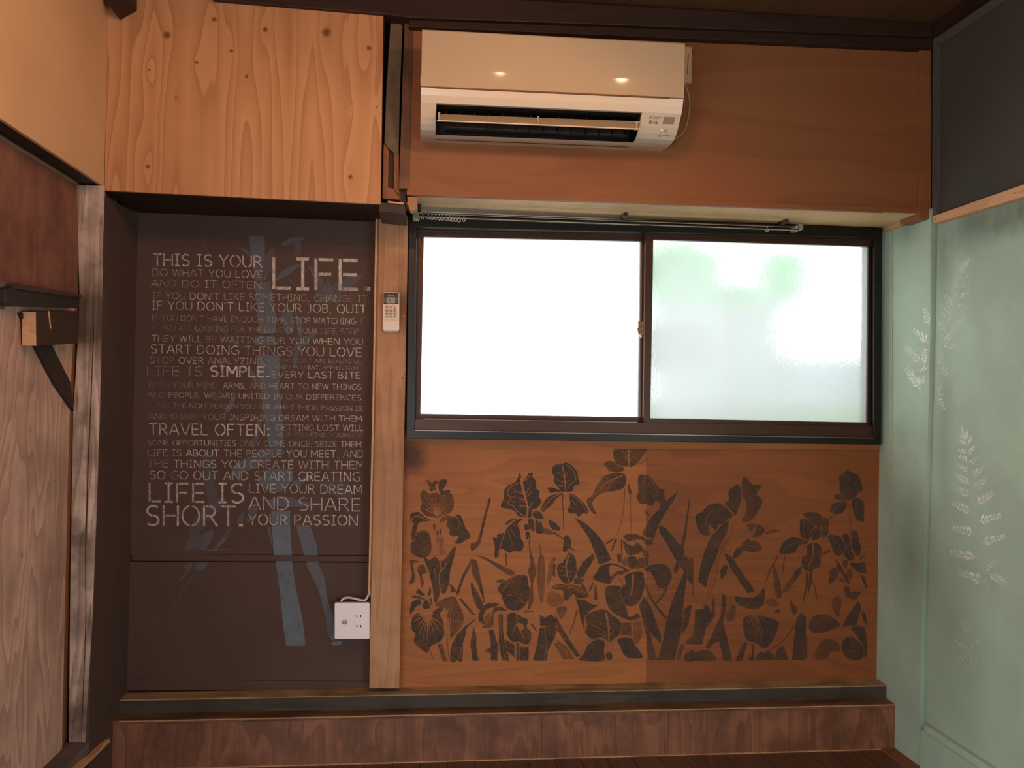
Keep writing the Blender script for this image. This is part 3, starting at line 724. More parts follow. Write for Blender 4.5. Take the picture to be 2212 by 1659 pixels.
# three-diamond mark and maker lettering
for ang in (90, 210, 330):
    cx_, cy2 = 1405.5, 253.2
    dx, dy = math.cos(math.radians(ang)), -math.sin(math.radians(ang)); L_ = 4.4
    pxs = [(cx_, cy2), (cx_ + dx * L_ * .5 - dy * L_ * .29, cy2 + dy * L_ * .5 + dx * L_ * .29), (cx_ + dx * L_, cy2 + dy * L_), (cx_ + dx * L_ * .5 + dy * L_ * .29, cy2 + dy * L_ * .5 - dx * L_ * .29)]
    prints.append(decal(pxs))
V, Fs = joined(prints); obj('maker_mark', V, Fs, m_ink, ac)
pv_ = [ac_hit(1434.5, 252), ac_hit(1458.5, 253.2), ac_hit(1454.7, 268.2), ac_hit(1431, 267.4)]
vs, fs = prism([p_ for p_ in pv_], (0, -.001, 0)); obj('sensor_window', vs, fs, m_sensor, ac)
m_led = NT('green_led'); m_led.b.inputs['Emission Color'].default_value = srgb('#c8ff40'); m_led.b.inputs['Emission Strength'].default_value = 2.0
q = ac_hit(1429.4, 281.3, 0); lathe('indicator_light', q, (0, -1, -.3), [(.0019, 0), (.0016, .001)], m_led.m, ac, n=10)
q = ac_hit(1428.2, 284.8, 0); lathe('indicator_light', q, (0, -1, -.3), [(.0012, 0), (.001, .001)], flat('red_led', '#8a2a20'), ac, n=10)
# right side cover and power cord
bx = thing('outlet_cover', 'cream wall box on the orange board at the right end of the air conditioner', 'outlet', P(1487, 179, y=YU))
slab_y('cover', [(1450, 98), (1495, 101), (1494.5, 179.5), (1450, 176)], YU - .030, .030, flat('cream_box', '#b99a80', .5), bx, bevel=.003)
slab_y('lid_line', [(1486, 116), (1488, 116), (1486, 160), (1484, 160)], YU - .0305, .001, m_seam, bx)
pts = [P(1479, 178, y=YU - .03), P(1483, 190, y=YU - .03), P(1487.5, 205, y=YU - .03), P(1490, 222, y=YU - .03), P(1489, 240, y=YU - .03), P(1486, 258, y=YU - .035), P(1482, 276, y=YU - .04), P(1474, 288, y=YU - .045), P(1462, 298, y=YU - .05), P(1452, 301, y=YU - .055)]
tube('power_cord', catmull([tuple(p) for p in pts], 5, False), .0022, flat('cord_cream', '#b08e70', .5), label='thin cream cord looping from the wall box to the air conditioner', cat='cord')
slab_y('side_tab', [(908, 163), (911, 163), (911, 180), (908, 180)], YAC + .02, .02, m_ac, ac)

# text helper: font curve -> mesh laid between pixel corners
def text_mesh(txt):
    cu = bpy.data.curves.new('t', 'FONT'); cu.body = txt; cu.resolution_u = 2
    to = bpy.data.objects.new('t', cu); link(to)
    dg = bpy.context.evaluated_depsgraph_get(); me = to.evaluated_get(dg).to_mesh()
    vs = [v.co.copy() for v in me.vertices]; fs = [tuple(p.vertices) for p in me.polygons]
    to.evaluated_get(dg).to_mesh_clear(); bpy.data.objects.remove(to); bpy.data.curves.remove(cu)
    return vs, fs
def text_px(txt, tl, tr, h, proj, sk=0.0):
    """flat print: text from tl to tr (pixels), h pixels tall"""
    vs, fs = text_mesh(txt)
    if not vs: return [], []
    x0 = min(v.x for v in vs); x1 = max(v.x for v in vs); y0 = min(v.y for v in vs); y1 = max(v.y for v in vs)
    out = []
    for v in vs:
        u = (v.x - x0) / max(1e-6, x1 - x0); w = (y1 - v.y) / max(1e-6, y1 - y0)
        px = tl[0] + (tr[0] - tl[0]) * u - sk * w; py = tl[1] + (tr[1] - tl[1]) * u + h * w
        out.append(proj(px, py))
    return out, fs
apj = lambda a, b: ac_hit(a, b, .0007)
V, Fs = joined([text_px('MITSUBISHI', (1411.5, 251.2), (1429.5, 252.0), 2.3, apj, .5), text_px('ELECTRIC', (1411, 254.2), (1425, 254.9), 2.3, apj, .5)])
obj('maker_lettering', V, Fs, m_ink, ac)
V, Fs = joined([text_px('霧ヶ峰', (1402.5, 259.0), (1421.5, 260.5), 8.5, apj, 1.5)])
obj('series_lettering', V, Fs, m_ink, ac)
V, Fs = joined([text_px('運転', (1435, 280), (1442.5, 280.4), 3.2, apj, .6), text_px('内部クリーン', (1433.5, 284.2), (1450, 285), 2.2, apj, .6), text_px('応急運転', (1431.5, 290.6), (1446, 291.2), 2.6, apj, .6),
                text_px('0', (1423.4, 289), (1427.4, 289.2), 7, apj, 1.2)])
obj('panel_lettering', V, Fs, m_ink, ac)
V, Fs = joined([text_px('抗菌', (1021, 298.8), (1032, 299.2), 4.6, apj), text_px('エアフィルター', (1033, 299.6), (1061, 300.6), 4.4, apj)])
obj('sticker_print', V, Fs, flat('pale_print', '#8a786a', .6), ac)
V, Fs = joined([text_px('△ 注意', (1219, 307.5), (1237, 308.3), 3, apj), text_px('△ 吹出口に指や棒を入れない', (1220, 311.6), (1262, 313.6), 3, apj), text_px('運転中はフラップに触れないでください', (1267, 309.5), (1334, 312.2), 3, apj), text_px('お手入れのときは電源を切る', (1267, 313.4), (1334, 316.0), 2.8, apj)])
obj('caution_print', V, Fs, flat('caution_ink', '#7a675a', .6), ac)
vs, fs = prism([ac_hit(a, b, .0002) for a, b in [(1239.5, 307.6), (1264.5, 308.8), (1263.5, 311.5), (1238.5, 310.4)]], (0, -.0006, 0)); obj('caution_label', vs, fs, flat('brown_ink', '#5a3222', .6), ac)
for sx in (1, -1):
    pts = [(1375, 321), (1380, 318.5), (1408, 318), (1411, 320.5)] if sx == 1 else [(920, 302), (921, 298.5), (962, 299.8), (965, 303)]
    pl = [ac_hit(a, b, .0003) for a, b in pts]
    V, Fs = tubev(pl, .0005, 4); obj('cover_line', V, Fs, m_seam, ac)

# ------------------------------------------------------------------ remote control on the post
m_rem = flat('remote_white', '#e2cfc4', 0.4, 0.5); m_remg = flat('remote_keys', '#8f8078', 0.6)
rc = thing('remote_control', 'small white remote control in its holder on the cedar post', 'remote control', P(844, 714, y=YPOST))
YRC = YPOST - .020
def rpx(x0, y0, x1, y1, r): return rrect(x0, y0, x1, y1, r, 4)
slab_y('body', rpx(827.0, 631.0, 862.4, 713.5, 2.4), YRC, .018, m_rem, rc, bevel=.0012)
slab_y('holder', rpx(829, 690, 861, 716, 2.0), YRC + .012, .008, m_rem, rc)
slab_y('display_face', rpx(828.3, 632.2, 861, 656.5, 1.0), YRC - .0006, .001, flat('remote_black', '#1b1612', .4), rc)
slab_y('screen', rpx(835, 642, 853.8, 655, 1.2), YRC - .0012, .001, flat('lcd_grey', '#958a78', .3), rc)
slab_y('lower_panel', rpx(828.3, 657, 861, 694.5, .6), YRC - .0004, .001, flat('remote_pale', '#dcc6b4', .5), rc)
ppj = lambda a, b: P(a, b, y=YRC - .0016)
m_pw = flat('white_print', '#cdbfb4', .6)
tm = []
cx_, cy2 = 839.8, 637.6
for ang in (90, 210, 330):
    dx, dy = math.cos(math.radians(ang)), -math.sin(math.radians(ang)); L_ = 2.2
    tm.append(([ppj(*a) for a in [(cx_, cy2), (cx_ + dx * L_ * .5 - dy * L_ * .29, cy2 + dy * L_ * .5 + dx * L_ * .29), (cx_ + dx * L_, cy2 + dy * L_), (cx_ + dx * L_ * .5 + dy * L_ * .29, cy2 + dy * L_ * .5 - dx * L_ * .29)]], [(0, 1, 2, 3)]))
V, Fs = joined(tm + [text_px('MITSUBISHI', (842.5, 636.2), (851.8, 636.2), 1.5, ppj), text_px('ELECTRIC', (842.5, 638.2), (850, 638.2), 1.3, ppj)] +
               [text_px(s, (x, y), (x + 4.4, y), 1.8, ppj) for s, x, y in (('冷房', 829.6, 643), ('暖房', 829.6, 646.6), ('除湿', 829.6, 650.4), ('風速', 855, 643.4), ('風向', 855, 646.4), ('時刻', 855, 652))])
obj('face_print', V, Fs, m_pw, rc)
V, Fs = joined([text_px('6', (840.6, 644), (844.4, 644), 8, ppj), text_px('ヿ', (847, 644), (849.4, 644), 4, ppj)])
obj('screen_digits', V, Fs, m_ink, rc)
q = P(835.8, 663.5, y=YRC - .0004); lathe('power_button', q, (0, -1, 0), [(.0049, 0), (.0049, .001), (.0042, .0016)], flat('orange_key', '#d26a3a', .5), rc, n=18)
slab_y('down_button', [(841, 662), (848.4, 662), (844.8, 666.4)], YRC - .0016, .0014, m_remg, rc)
slab_y('up_button', [(849.6, 666.6), (857, 666.6), (853.4, 661.8)], YRC - .0016, .0014, m_remg, rc)
for r_, yy in enumerate((671.3, 677.9, 684.4)):
    for c_, xx in enumerate((835.6, 844.4, 853.0)):
        slab_y('button', rpx(xx - 3.5, yy - 1.5, xx + 3.5, yy + 1.5, 1.2), YRC - .0016, .0014, m_remg, rc)
V, Fs = joined([text_px('運転/停止', (832, 658.4), (838.6, 658.4), 1.5, ppj), text_px('温度', (846, 658.4), (851.6, 658.4), 2.0, ppj), text_px('リセット', (832, 689.2), (838.6, 689.2), 1.6, ppj), text_px('JIS', (844.8, 688.8), (850, 688.8), 2.0, ppj), text_px('時計合せ', (845, 692), (855.4, 692), 1.2, ppj)] +
               [text_px(s, (xx - 3.2, yy - 4.1), (xx + 2.8, yy - 4.1), 1.6, ppj) for s, xx, yy in (('冷房', 835.6, 671.3), ('除湿', 844.4, 671.3), ('暖房', 853, 671.3), ('風速', 835.6, 677.9), ('風向', 844.4, 677.9), ('静か', 853, 677.9), ('切入', 844.4, 684.4), ('時間', 853, 684.4))])
obj('key_print', V, Fs, m_ink, rc)

# push pins
def pin(px, py, col, colname, label):
    t = thing('push_pin', label, 'push pin', P(px, py, y=YPOST), group='push pins on the cedar post')
    q = P(px, py, y=YPOST)
    lathe('head', q, (0, -1, 0), [(.0042, .001), (.0046, .002), (.0026, .004), (.0026, .008), (.0042, .010), (.0040, .0125), (.0015, .0128)], flat(colname, col, .3), t, n=16)
    lathe('shank', q, (0, -1, 0), [(.0008, -.003), (.0008, .002)], m_lip, t, n=8)
pin(872.8, 642.6, '#2f5a48', 'pin_green', 'dark green push pin beside the top of the remote control')
pin(872.5, 682.4, '#d8384a', 'pin_red', 'red push pin beside the lower part of the remote control')

# perforated plastic strip on the post
m_strip = flat('strip_tan', '#b98a6c', .6)
st = thing('cable_strip', 'short beige perforated plastic strip fixed down the lower cedar post', 'strip', P(852, 893, y=YPOST))
ys = [831.5 + 8.2 * k for k in range(8)]
for k, yy in enumerate(ys):
    xx = 854.5 - k * .45
    q = P(xx, yy, y=YPOST)
    V, Fs = [], []
    n = 14
    for rr, h in ((.0055, 0), (.0055, .003), (.0022, .003), (.0022, 0)):
        for a in range(n):
            t_ = 2 * PI * a / n; V.append(q + Vector((math.cos(t_) * rr * .85, -h, math.sin(t_) * rr * 1.25)))
    for i in range(3):
        for a in range(n): Fs.append((i * n + a, i * n + (a + 1) % n, (i + 1) * n + (a + 1) % n, (i + 1) * n + a))
    obj('link', V, Fs, m_strip, st)
# nail holes in the post
nh = thing('nail_hole', 'scatter of small dark nail holes in the cedar post below the remote control', 'nail holes', P(850, 790, y=YPOST))
nh['kind'] = 'stuff'
V, Fs = joined([lathev(P(a, b, y=YPOST - .0003), (0, -1, 0), [(r, 0), (r, .0004)], 8) for a, b, r in ((841, 750, .0014), (851, 767, .0012), (855, 781, .0014), (849, 783, .001), (848.6, 812, .0012), (849, 819.5, .0014), (869.6, 817, .0016), (861, 749, .001), (880.5, 595, .0018), (874, 914, .0012), (851, 914, .0009), (840, 1000, .001), (835, 1262, .0012), (850, 1308, .001))])
obj('hole_marks', V, Fs, m_black, nh, kind='stuff')

# ------------------------------------------------------------------ outlet plate and cable
YO = YW - .048
m_wh = flat('outlet_white', '#f2e6e8', 0.35, 0.5)
ot = thing('wall_outlet', 'white square outlet plate with double socket and antenna jack low in the alcove', 'outlet', P(760, 1382, y=YO))
slab_y('back_box', [(725, 1299), (798, 1299), (798, 1377), (725, 1377)], YO + .008, .046, flat('box_brown', '#4a3730', .7), ot)
slab_y('cover_plate', rrect(722.6, 1302, 798.4, 1381, 3.4), YO, .010, m_wh, ot, bevel=.002)
slab_y('socket_panel', rrect(765.6, 1320.5, 784, 1365, .8), YO - .0015, .003, m_wh, ot, bevel=.0004)
slab_y('jack_panel', rrect(735.6, 1335, 753.8, 1348.6, .5), YO - .0006, .003, m_wh, ot)
for yy in (1331, 1352.7):
    for xx in (770.8, 779.2):
        slab_y('slot', [(xx - 1.0, yy - 2.6), (xx + 1.0, yy - 2.6), (xx + 1.0, yy + 2.6), (xx - 1.0, yy + 2.6)], YO - .0018, .002, m_black, ot)
q = P(744.8, 1343, y=YO); lathe('antenna_jack', q, (0, -1, 0), [(.0082, 0), (.0082, .003), (.0062, .0035), (.0062, .008), (.0048, .0082), (.0046, .004), (.0015, .0038), (.0012, .007)], flat('jack_metal', '#8d8478', .3, .5, .9), ot, n=20)
pts = [(737, 1299), (740, 1294.5), (746, 1291.5), (756, 1291), (768, 1293.5), (780, 1296.5), (788, 1296.5), (793, 1291), (796, 1284), (799, 1278)]
tube('cable', catmull([tuple(P(a, b, y=YO + .006)) for a, b in pts], 5, False), .0040, flat('cable_white', '#c9c4cc', .4), label='short white cable curving from the cable strip to the outlet box', cat='cable')

# ------------------------------------------------------------------ shelf and brace on the left
XS = XI + .05
sb = thing('wall_shelf', 'dark brown shelf board ending against the weathered post, upper left', 'shelf', P(90, 660, x=XS))
slab_x('board', [(38, 616), (172, 637), (172, 666), (30, 662), (11, 655), (11, 625)], XS, -.060, flat('shelf_dark', '#2a1a13', .6, var=.2), sb, bevel=.002)
slab_x('rear_strip', [(-60, 598), (40, 613), (40, 630), (-60, 622)], XI + .03, -.02, m_thr, sb)
slab_x('lower_strip', [(-60, 622), (11, 627), (11, 668), (-60, 664)], XI + .025, -.02, m_thr, sb)
slab_x('top_strip', [(38, 612), (176, 636), (176, 643), (38, 624)], XS + .008, -.065, flat('shelf_brown', '#3d261c', .6), sb)
wbk = thing('wooden_block', 'dark stained square block under the shelf with a pale sawn end', 'block', P(120, 742, x=XS))
V, Fs = prism([P(77, 672, x=XS - .004), P(170, 672, x=XS - .004), P(169, 742, x=XS - .004), P(78, 747, x=XS - .004)], (-.034, 0, 0))
obj('block', V, Fs, flat('block_dark', '#3a2418', .6, var=.25, vs=12), wbk, bevel=.001)
q0 = P(77, 674, x=XS - .004); q1 = P(78, 747, x=XS - .004)
V, Fs = prism([q0 + Vector((0, -.001, 0)), q1 + Vector((0, -.001, 0)), q1 + Vector((-.034, -.001, 0)), q0 + Vector((-.034, -.001, 0))], (0, .002, 0))
obj('sawn_end', V, Fs, m_rail, wbk, label='pale sawn end grain')
slab_x('crack_line', [(104, 672), (107, 672), (111, 710), (109, 710)], XS - .003, -.002, m_rail, wbk)
bt = slab_x('diagonal_brace', [(44, 676), (66, 676), (112, 745), (152, 825), (160, 888), (120, 830), (78, 750)], XI + .0155, -.0100, flat('brace_dark', '#2c1d16', .6, var=.3, vs=14), label='dark diagonal brace running from the shelf block down to the post', cat='brace')

# splintered batten at the lower left
bn = thing('batten', 'splintered pale wooden batten along the foot of the dark alcove side', 'batten', P(200, 1640, x=XL + .012))
a, b = P(236, 1597, x=XL + .012), P(120, 1706, x=XL + .012)
ln = (b - a)
V = []; 
secs = 10
for k in range(secs + 1):
    c_ = a + ln * (k / secs); s_ = min(1, .35 + k * .25); j = random.uniform(-.002, .002)
    V += [c_ + Vector((-.010, 0, -.004 + j)), c_ + Vector((.006 * s_, 0, -.008)), c_ + Vector((.006 * s_, 0, .004 * s_)), c_ + Vector((-.010, 0, .008 * s_ + j))]
Fs = [(0, 1, 2, 3)] + [(4 * k + i, 4 * k + (i + 1) % 4, 4 * k + 4 + (i + 1) % 4, 4 * k + 4 + i) for k in range(secs) for i in range(4)] + [(4 * secs + 3, 4 * secs + 2, 4 * secs + 1, 4 * secs)]
obj('strip', V, Fs, wood('batten_pine', '#d9a071', '#8a5a38', 'y', band=30, along=1.5, k=4, amt=.6, fiber=.4), bn)
tube('splinter', [P(237, 1592, x=XL + .014), P(229, 1601, x=XL + .014), P(222, 1612, x=XL + .016)], [.0008, .0025, .002], m_rail, bn, n=5)
tube('splinter', [P(210, 1602, x=XL + .006), P(196, 1618, x=XL + .006), P(186, 1628, x=XL + .006)], [.0008, .0015, .0018], m_thr, bn, n=5)

# ceiling lamp bodies (just above the frame)
m_lampb = flat('lamp_body', '#1a1614', .5)
m_bulb = NT('bulb_glow'); m_bulb.b.inputs['Emission Color'].default_value = (1, .62, .3, 1); m_bulb.b.inputs['Emission Strength'].default_value = 110
labs = ['black ceiling lamp nearest the air conditioner', 'black ceiling lamp toward the green wall', 'black ceiling lamp toward the left opening', 'small bulb lamp before the left half of the air conditioner', 'small bulb lamp before the right end of the air conditioner']
for (loc, aim), lb in zip(LAMPS, labs):
    t = thing('ceiling_lamp', lb, 'lamp', (loc[0], loc[1], ZC))
    tube('stem', [(loc[0], loc[1], ZC), (loc[0], loc[1], loc[2] + .03)], .006, m_lampb, t)
    lathe('lamp_shade', (loc[0], loc[1], loc[2] + .015), (0, 0, 1), [(.052, 0), (.050, .0), (.028, .05), (.02, .06)] if loc[1] < 2 else [(.02, 0), (.02, .02)], m_lampb, t, n=24)
    lathe('bulb', (loc[0], loc[1], loc[2] - .004), (0, 0, 1), [(.004, -.012), (.014, -.008), (.018, .002), (.012, .014)], m_bulb.m, t, n=16)
# screw heads in the pine rails
for k_, (a_, b_) in enumerate(((2021, 474), (2192, 417), (1977, 469), (1906, 494))):
    q = P(a_, b_, x=XR - .016); V, Fs = lathev(q, (-1, 0, 0), [(.0022, -.001), (.0022, .0003)], 8)
    obj('screw_head', V, Fs, m_black, bpy.data.objects['trim_25'] if k_ < 2 else bpy.data.objects['trim_26'])
# ------------------------------------------------------------------ painted murals (thin flat paint on the boards)
CR = {'C3': (860, 1130, 5.353), 'C4': (1180, 1130, 5.353), 'C5': (1520, 1130, 5.353), 'C6': (860, 980, 5.821), 'C7': (1200, 940, 5.529), 'C8': (1480, 1000, 5.267),
      'BA': (300, 480, 4.254), 'BB': (300, 1000, 3.95), 'BC': (290, 820, 4.096), 'F3': (1880, 540, 3.771), 'F4': (1980, 900, 4.147), 'PX': (0, 0, 1)}
def tp(c, pts):
    x0, y0, s = CR[c]; return [(x0 + x / s, y0 + y / s) for x, y in pts]
def strip_poly(pts, w0, w1=None):
    """outline of a line of px width w0..w1"""
    w1 = w0 if w1 is None else w1; L, R = [], []; n = len(pts)
    for i, (x, y) in enumerate(pts):
        a = pts[max(i - 1, 0)]; b = pts[min(i + 1, n - 1)]
        dx, dy = b[0] - a[0], b[1] - a[1]; l = math.hypot(dx, dy) or 1; w = (w0 + (w1 - w0) * i / max(1, n - 1)) / 2
        L.append((x - dy / l * w, y + dx / l * w)); R.append((x + dy / l * w, y - dx / l * w))
    return L + R[::-1]
def rough_edge(pts, amt, rnd, step=4.0):
    out = []
    n = len(pts)
    for i in range(n):
        a, b = pts[i], pts[(i + 1) % n]; l = math.hypot(b[0] - a[0], b[1] - a[1]); m = max(1, int(l / step))
        for k in range(m):
            t = k / m; out.append((a[0] + (b[0] - a[0]) * t + rnd.uniform(-amt, amt), a[1] + (b[1] - a[1]) * t + rnd.uniform(-amt, amt)))
    return out
def paint(name, polys, cuts, proj, mat, parent, label=None):
    """polys: [(outline, opacity)], cuts: [outline]; exact union/difference in one triangulation"""
    vs = []; faces = []
    for pts in [p for p, a in polys] + list(cuts):
        ar = sum(pts[i - 1][0] * pts[i][1] - pts[i][0] * pts[i - 1][1] for i in range(len(pts)))
        if ar < 0: pts = pts[::-1]
        b = len(vs); vs += [Vector(p) for p in pts]; faces.append(list(range(b, b + len(pts))))
    ov, oe, of, _, _, orf = geometry.delaunay_2d_cdt(vs, [], faces, 1, 1e-4)
    npoly = len(polys); keep = []; op = []
    for f, src in zip(of, orf):
        if any(s >= npoly for s in src): continue
        s_ = [s for s in src if s < npoly]
        if not s_: continue
        keep.append(tuple(f)); op.append(polys[max(s_)][1])
    used = sorted({i for f in keep for i in f}); mp = {u: i for i, u in enumerate(used)}
    V = [proj(ov[u].x, ov[u].y) for u in used]; Fs = [tuple(mp[i] for i in f) for f in keep]
    o = obj(name, V, Fs, mat, parent, label=label)
    at_ = o.data.attributes.new('wear_shade', 'FLOAT', 'FACE'); at_.data.foreach_set('value', op)
    return o
def paintmat(name, c1, c2, patch=18, fine=220, lo=0.3, floor=0.45, rough=0.8, axis=None):
    t = NT(name, rough, 0.2)
    t.color(t.mix(t.noise(t.pos(), 7, 3), c1, c2))
    at_ = t.n.new('ShaderNodeAttribute'); at_.attribute_name = 'wear_shade'
    n1 = t.ramp(t.noise(t.pos(), patch, 4, 0.65), (0.30, floor), (0.60, 1.0))
    fv = t.scaled(fine, fine, fine) if axis is None else t.scaled(*axis)
    n2 = t.ramp(t.noise(fv, 1.0, 2, 0.6), (0.32, lo), (0.55, 1.0))
    a = t.math('MULTIPLY', at_.outputs['Fac'], t.math('MULTIPLY', n1, n2), clamp=True)
    t.l.new(a, t.b.inputs['Alpha'])
    return t.m

# ---------------- irises under the window
R_ = random.Random(3)
IP = []; IC = []
def B(c, pts, a=.95):      # petal
    q = catmull(tp(c, pts), 3); IP.append((rough_edge(q, .35, R_, 5), a))
def D(c, pts, a=.95):      # straight-edged blade
    IP.append((rough_edge(tp(c, pts), .4, R_, 5), a))
def T(c, pts, w0, w1=None, a=.8): IP.append((strip_poly(catmull(tp(c, pts), 4, False), w0, w1), a))
def K(c, pts, w=1.1, w1=None): IC.append(strip_poly(catmull(tp(c, pts), 3, False), w, w1 if w1 is not None else w * .6))
# tall iris, far left
B('C6', [(345,325),(400,345),(425,370),(450,340),(490,340),(495,370),(462,400),(480,450),(440,462),(398,470),(385,400)], .9)
B('C6', [(505,385),(530,330),(610,330),(600,390),(565,470),(640,450),(652,490),(600,520),(540,520),(515,470)], .95)
B('C6', [(290,480),(330,452),(375,500),(430,500),(480,490),(560,530),(640,500),(690,530),(700,640),(690,700),(640,745),(560,770),(500,812),(440,800),(370,790),(300,730),(280,660),(300,620),(280,540)], .72)
for t_ in ((310,610),(330,520),(370,470),(420,505),(470,490),(540,520),(590,500),(640,530),(680,590),(680,650),(650,720),(330,700),(300,680)):
    K('C6', [(480,770), ((480 + t_[0]) / 2 + 6, (770 + t_[1]) / 2), t_], 1.9, .5)
K('C6', [(480,790),(478,640),(470,560)], 3.2, 1)
B('C6', [(150,790),(180,745),(260,735),(330,790),(420,840),(340,850),(260,870),(220,1000),(190,1080),(165,1070),(175,960),(200,870),(160,850)], .85)
K('C6', [(170,850),(190,800),(250,780),(330,820),(450,850)], 1.8)
B('C3', [(190,130),(250,92),(330,92),(370,150),(385,260),(370,350),(300,400),(200,380),(147,330),(150,230),(182,200)], .85)
K('C3', [(190,200),(200,140),(250,110),(270,100)], 1.2)
B('C6', [(440,880),(470,900),(465,960),(445,950)], .7)
B('C6', [(520,870),(560,790),(640,770),(700,790),(760,760),(800,800),(830,880),(850,940),(890,990),(910,1045),(850,1090),(780,1130),(700,1125),(740,1085),(760,1030),(680,1040),(640,1000),(650,960),(610,900),(620,840),(570,850)], .78)
K('C6', [(540,860),(600,800),(700,780),(760,830),(770,900),(740,960)], 1.6)
B('C6', [(480,1000),(500,960),(510,1000),(500,1040)], .7); B('C6', [(525,940),(540,960),(540,1020),(522,1000)], .7)
B('C6', [(480,1060),(540,1050),(580,1100),(560,1160),(590,1230),(540,1270),(510,1200),(530,1150),(480,1120)], .35)
B('C3', [(290,380),(360,425),(430,385),(480,440),(560,395),(620,300),(668,272),(640,420),(600,560),(590,680),(560,780),(520,815),(490,780),(470,860),(430,930),(415,860),(400,760),(370,620),(330,500)], .85)
K('C3', [(480,420),(495,520),(470,640),(500,830)], 2.2); K('C3', [(420,520),(430,640),(440,760)], 1.2); K('C3', [(560,460),(530,520),(500,560)], 2.4)
D('C3', [(590,690),(640,735),(672,795),(620,800)], .8)
B('C3', [(140,430),(200,430),(255,450),(175,465),(190,560),(200,650),(150,710),(120,700),(155,620),(145,520)], .7)
B('C3', [(228,500),(290,480),(335,570),(275,600),(300,690),(270,745),(255,640),(225,560)], .7)
# fan iris lower left
B('C3', [(210,790),(240,760),(310,830),(290,845),(215,812)], .9); B('C3', [(145,845),(200,835),(280,860),(320,885),(200,868)], .75)
B('C3', [(345,850),(360,760),(376,740),(380,800),(358,850)], .8); B('C3', [(365,870),(388,870),(388,930),(400,965),(370,925)], .8)
B('C3', [(138,990),(165,905),(250,880),(262,945),(210,960),(160,1045),(135,1045)], .95); B('C3', [(280,950),(310,888),(345,900),(372,970),(335,998),(290,980)], .95)
B('C3', [(155,1120),(200,1050),(290,1020),(350,1000),(410,1030),(460,1100),(520,1180),(532,1290),(480,1370),(380,1420),(340,1500),(270,1460),(180,1370),(200,1280),(158,1230)], .88)
IC.append(catmull(tp('C3', [(255,1030),(300,1000),(350,985),(395,1010),(400,1060),(370,1110),(320,1100),(265,1070)]), 3))
for t_ in ((150,1030),(150,1085),(165,1150),(200,1230),(240,1300),(290,1330),(340,1350),(380,1320),(430,1300),(480,1240),(510,1180)):
    K('C3', [(345,1060), ((345 + t_[0]) / 2 - 4, (1050 + t_[1]) / 2), t_], 3.0, .6)
B('C3', [(440,930),(540,870),(650,850),(690,920),(740,1010),(758,1100),(740,1180),(680,1260),(625,1320),(602,1320),(590,1180),(560,1000),(460,970)], .6)
K('C3', [(590,960),(560,1100),(560,1300),(580,1600)], 1.8, 1.5); K('C3', [(615,960),(600,1200),(600,1500)], 1.4)
B('C3', [(400,1040),(470,980),(525,990),(480,1060),(530,1150),(500,1180),(440,1110)], .85)
D('C3', [(845,405),(880,420),(760,640),(695,835),(665,825),(740,610)], .75)
B('C3', [(850,480),(875,430),(912,440),(945,600),(1000,880),(985,905),(920,700),(860,600)], .85)
B('C3', [(847,680),(900,760),(985,940),(935,1005),(880,900),(845,770)], .85); K('C3', [(850,650),(900,780),(995,930)], 1.4); K('C3', [(870,650),(940,780),(1000,900)], .8)
D('C3', [(700,875),(735,875),(892,1055),(855,1062)], .8)
B('C3', [(900,1110),(790,1180),(690,1280),(620,1420),(600,1590),(680,1590),(730,1440),(780,1290),(800,1210)], .85)
D('C3', [(695,1595),(735,1450),(750,1380),(752,1500),(735,1600)], .8)
D('C3', [(870,1190),(903,1300),(905,1450),(930,1590),(862,1590),(835,1400)], .85)
D('C3', [(458,1400),(510,1395),(572,1605),(520,1605),(485,1500)], .65); K('C3', [(500,1400),(550,1600)], .9)
T('C3', [(575,1000),(560,1250),(585,1600)], 3, 3, .6); T('C3', [(360,1450),(410,1590)], 2.4, 1.4, .5)
B('C6', [(1150,545),(1162,600),(1105,800),(1055,1040),(1030,1130),(970,1200),(930,1225),(910,1180),(925,1110),(960,1120),(1000,1080),(1030,980),(1080,780),(1130,600)], .8)
B('C3', [(900,372),(1010,395),(1130,455),(1335,555),(1335,600),(1280,605),(1180,540),(1070,460)], .7)
# second tall iris
B('C6', [(1370,410),(1480,350),(1530,240),(1560,330),(1590,340),(1640,250),(1692,245),(1690,290),(1732,340),(1740,440),(1782,470),(1770,540),(1802,600),(1740,690),(1680,710),(1670,800),(1590,800),(1500,780),(1480,730),(1380,690),(1300,680),(1298,620),(1330,560),(1330,480)], 1)
K('C6', [(1548,300),(1560,400),(1610,600),(1630,700),(1615,815)], 6.5, 2.6)
for a_, b_ in (((1455,465),(1570,500)),((1420,530),(1590,578)),((1430,600),(1605,600)),((1515,650),(1615,660)),((1670,400),(1605,500)),((1690,460),(1620,540)),((1700,600),(1635,690)),((1530,760),(1600,790))): K('C6', [a_, ((a_[0]+b_[0])/2, (a_[1]+b_[1])/2 + 4), b_], 1.0, 1.8)
K('C6', [(1510,370),(1440,400),(1400,430),(1370,500),(1425,560),(1380,620),(1450,660),(1490,710),(1570,780)], 1.7, 1.7); K('C6', [(1600,340),(1640,300),(1660,250)], 1.6)
B('C6', [(1350,900),(1370,850),(1450,815),(1500,820),(1410,860)], .85)
B('C6', [(1187,1060),(1240,1062),(1250,1010),(1330,990),(1400,900),(1500,830),(1570,820),(1500,885),(1530,960),(1540,1050),(1575,1120),(1572,1180),(1530,1230),(1460,1220),(1400,1250),(1340,1210),(1290,1200),(1262,1300),(1215,1300),(1215,1150)], 1)
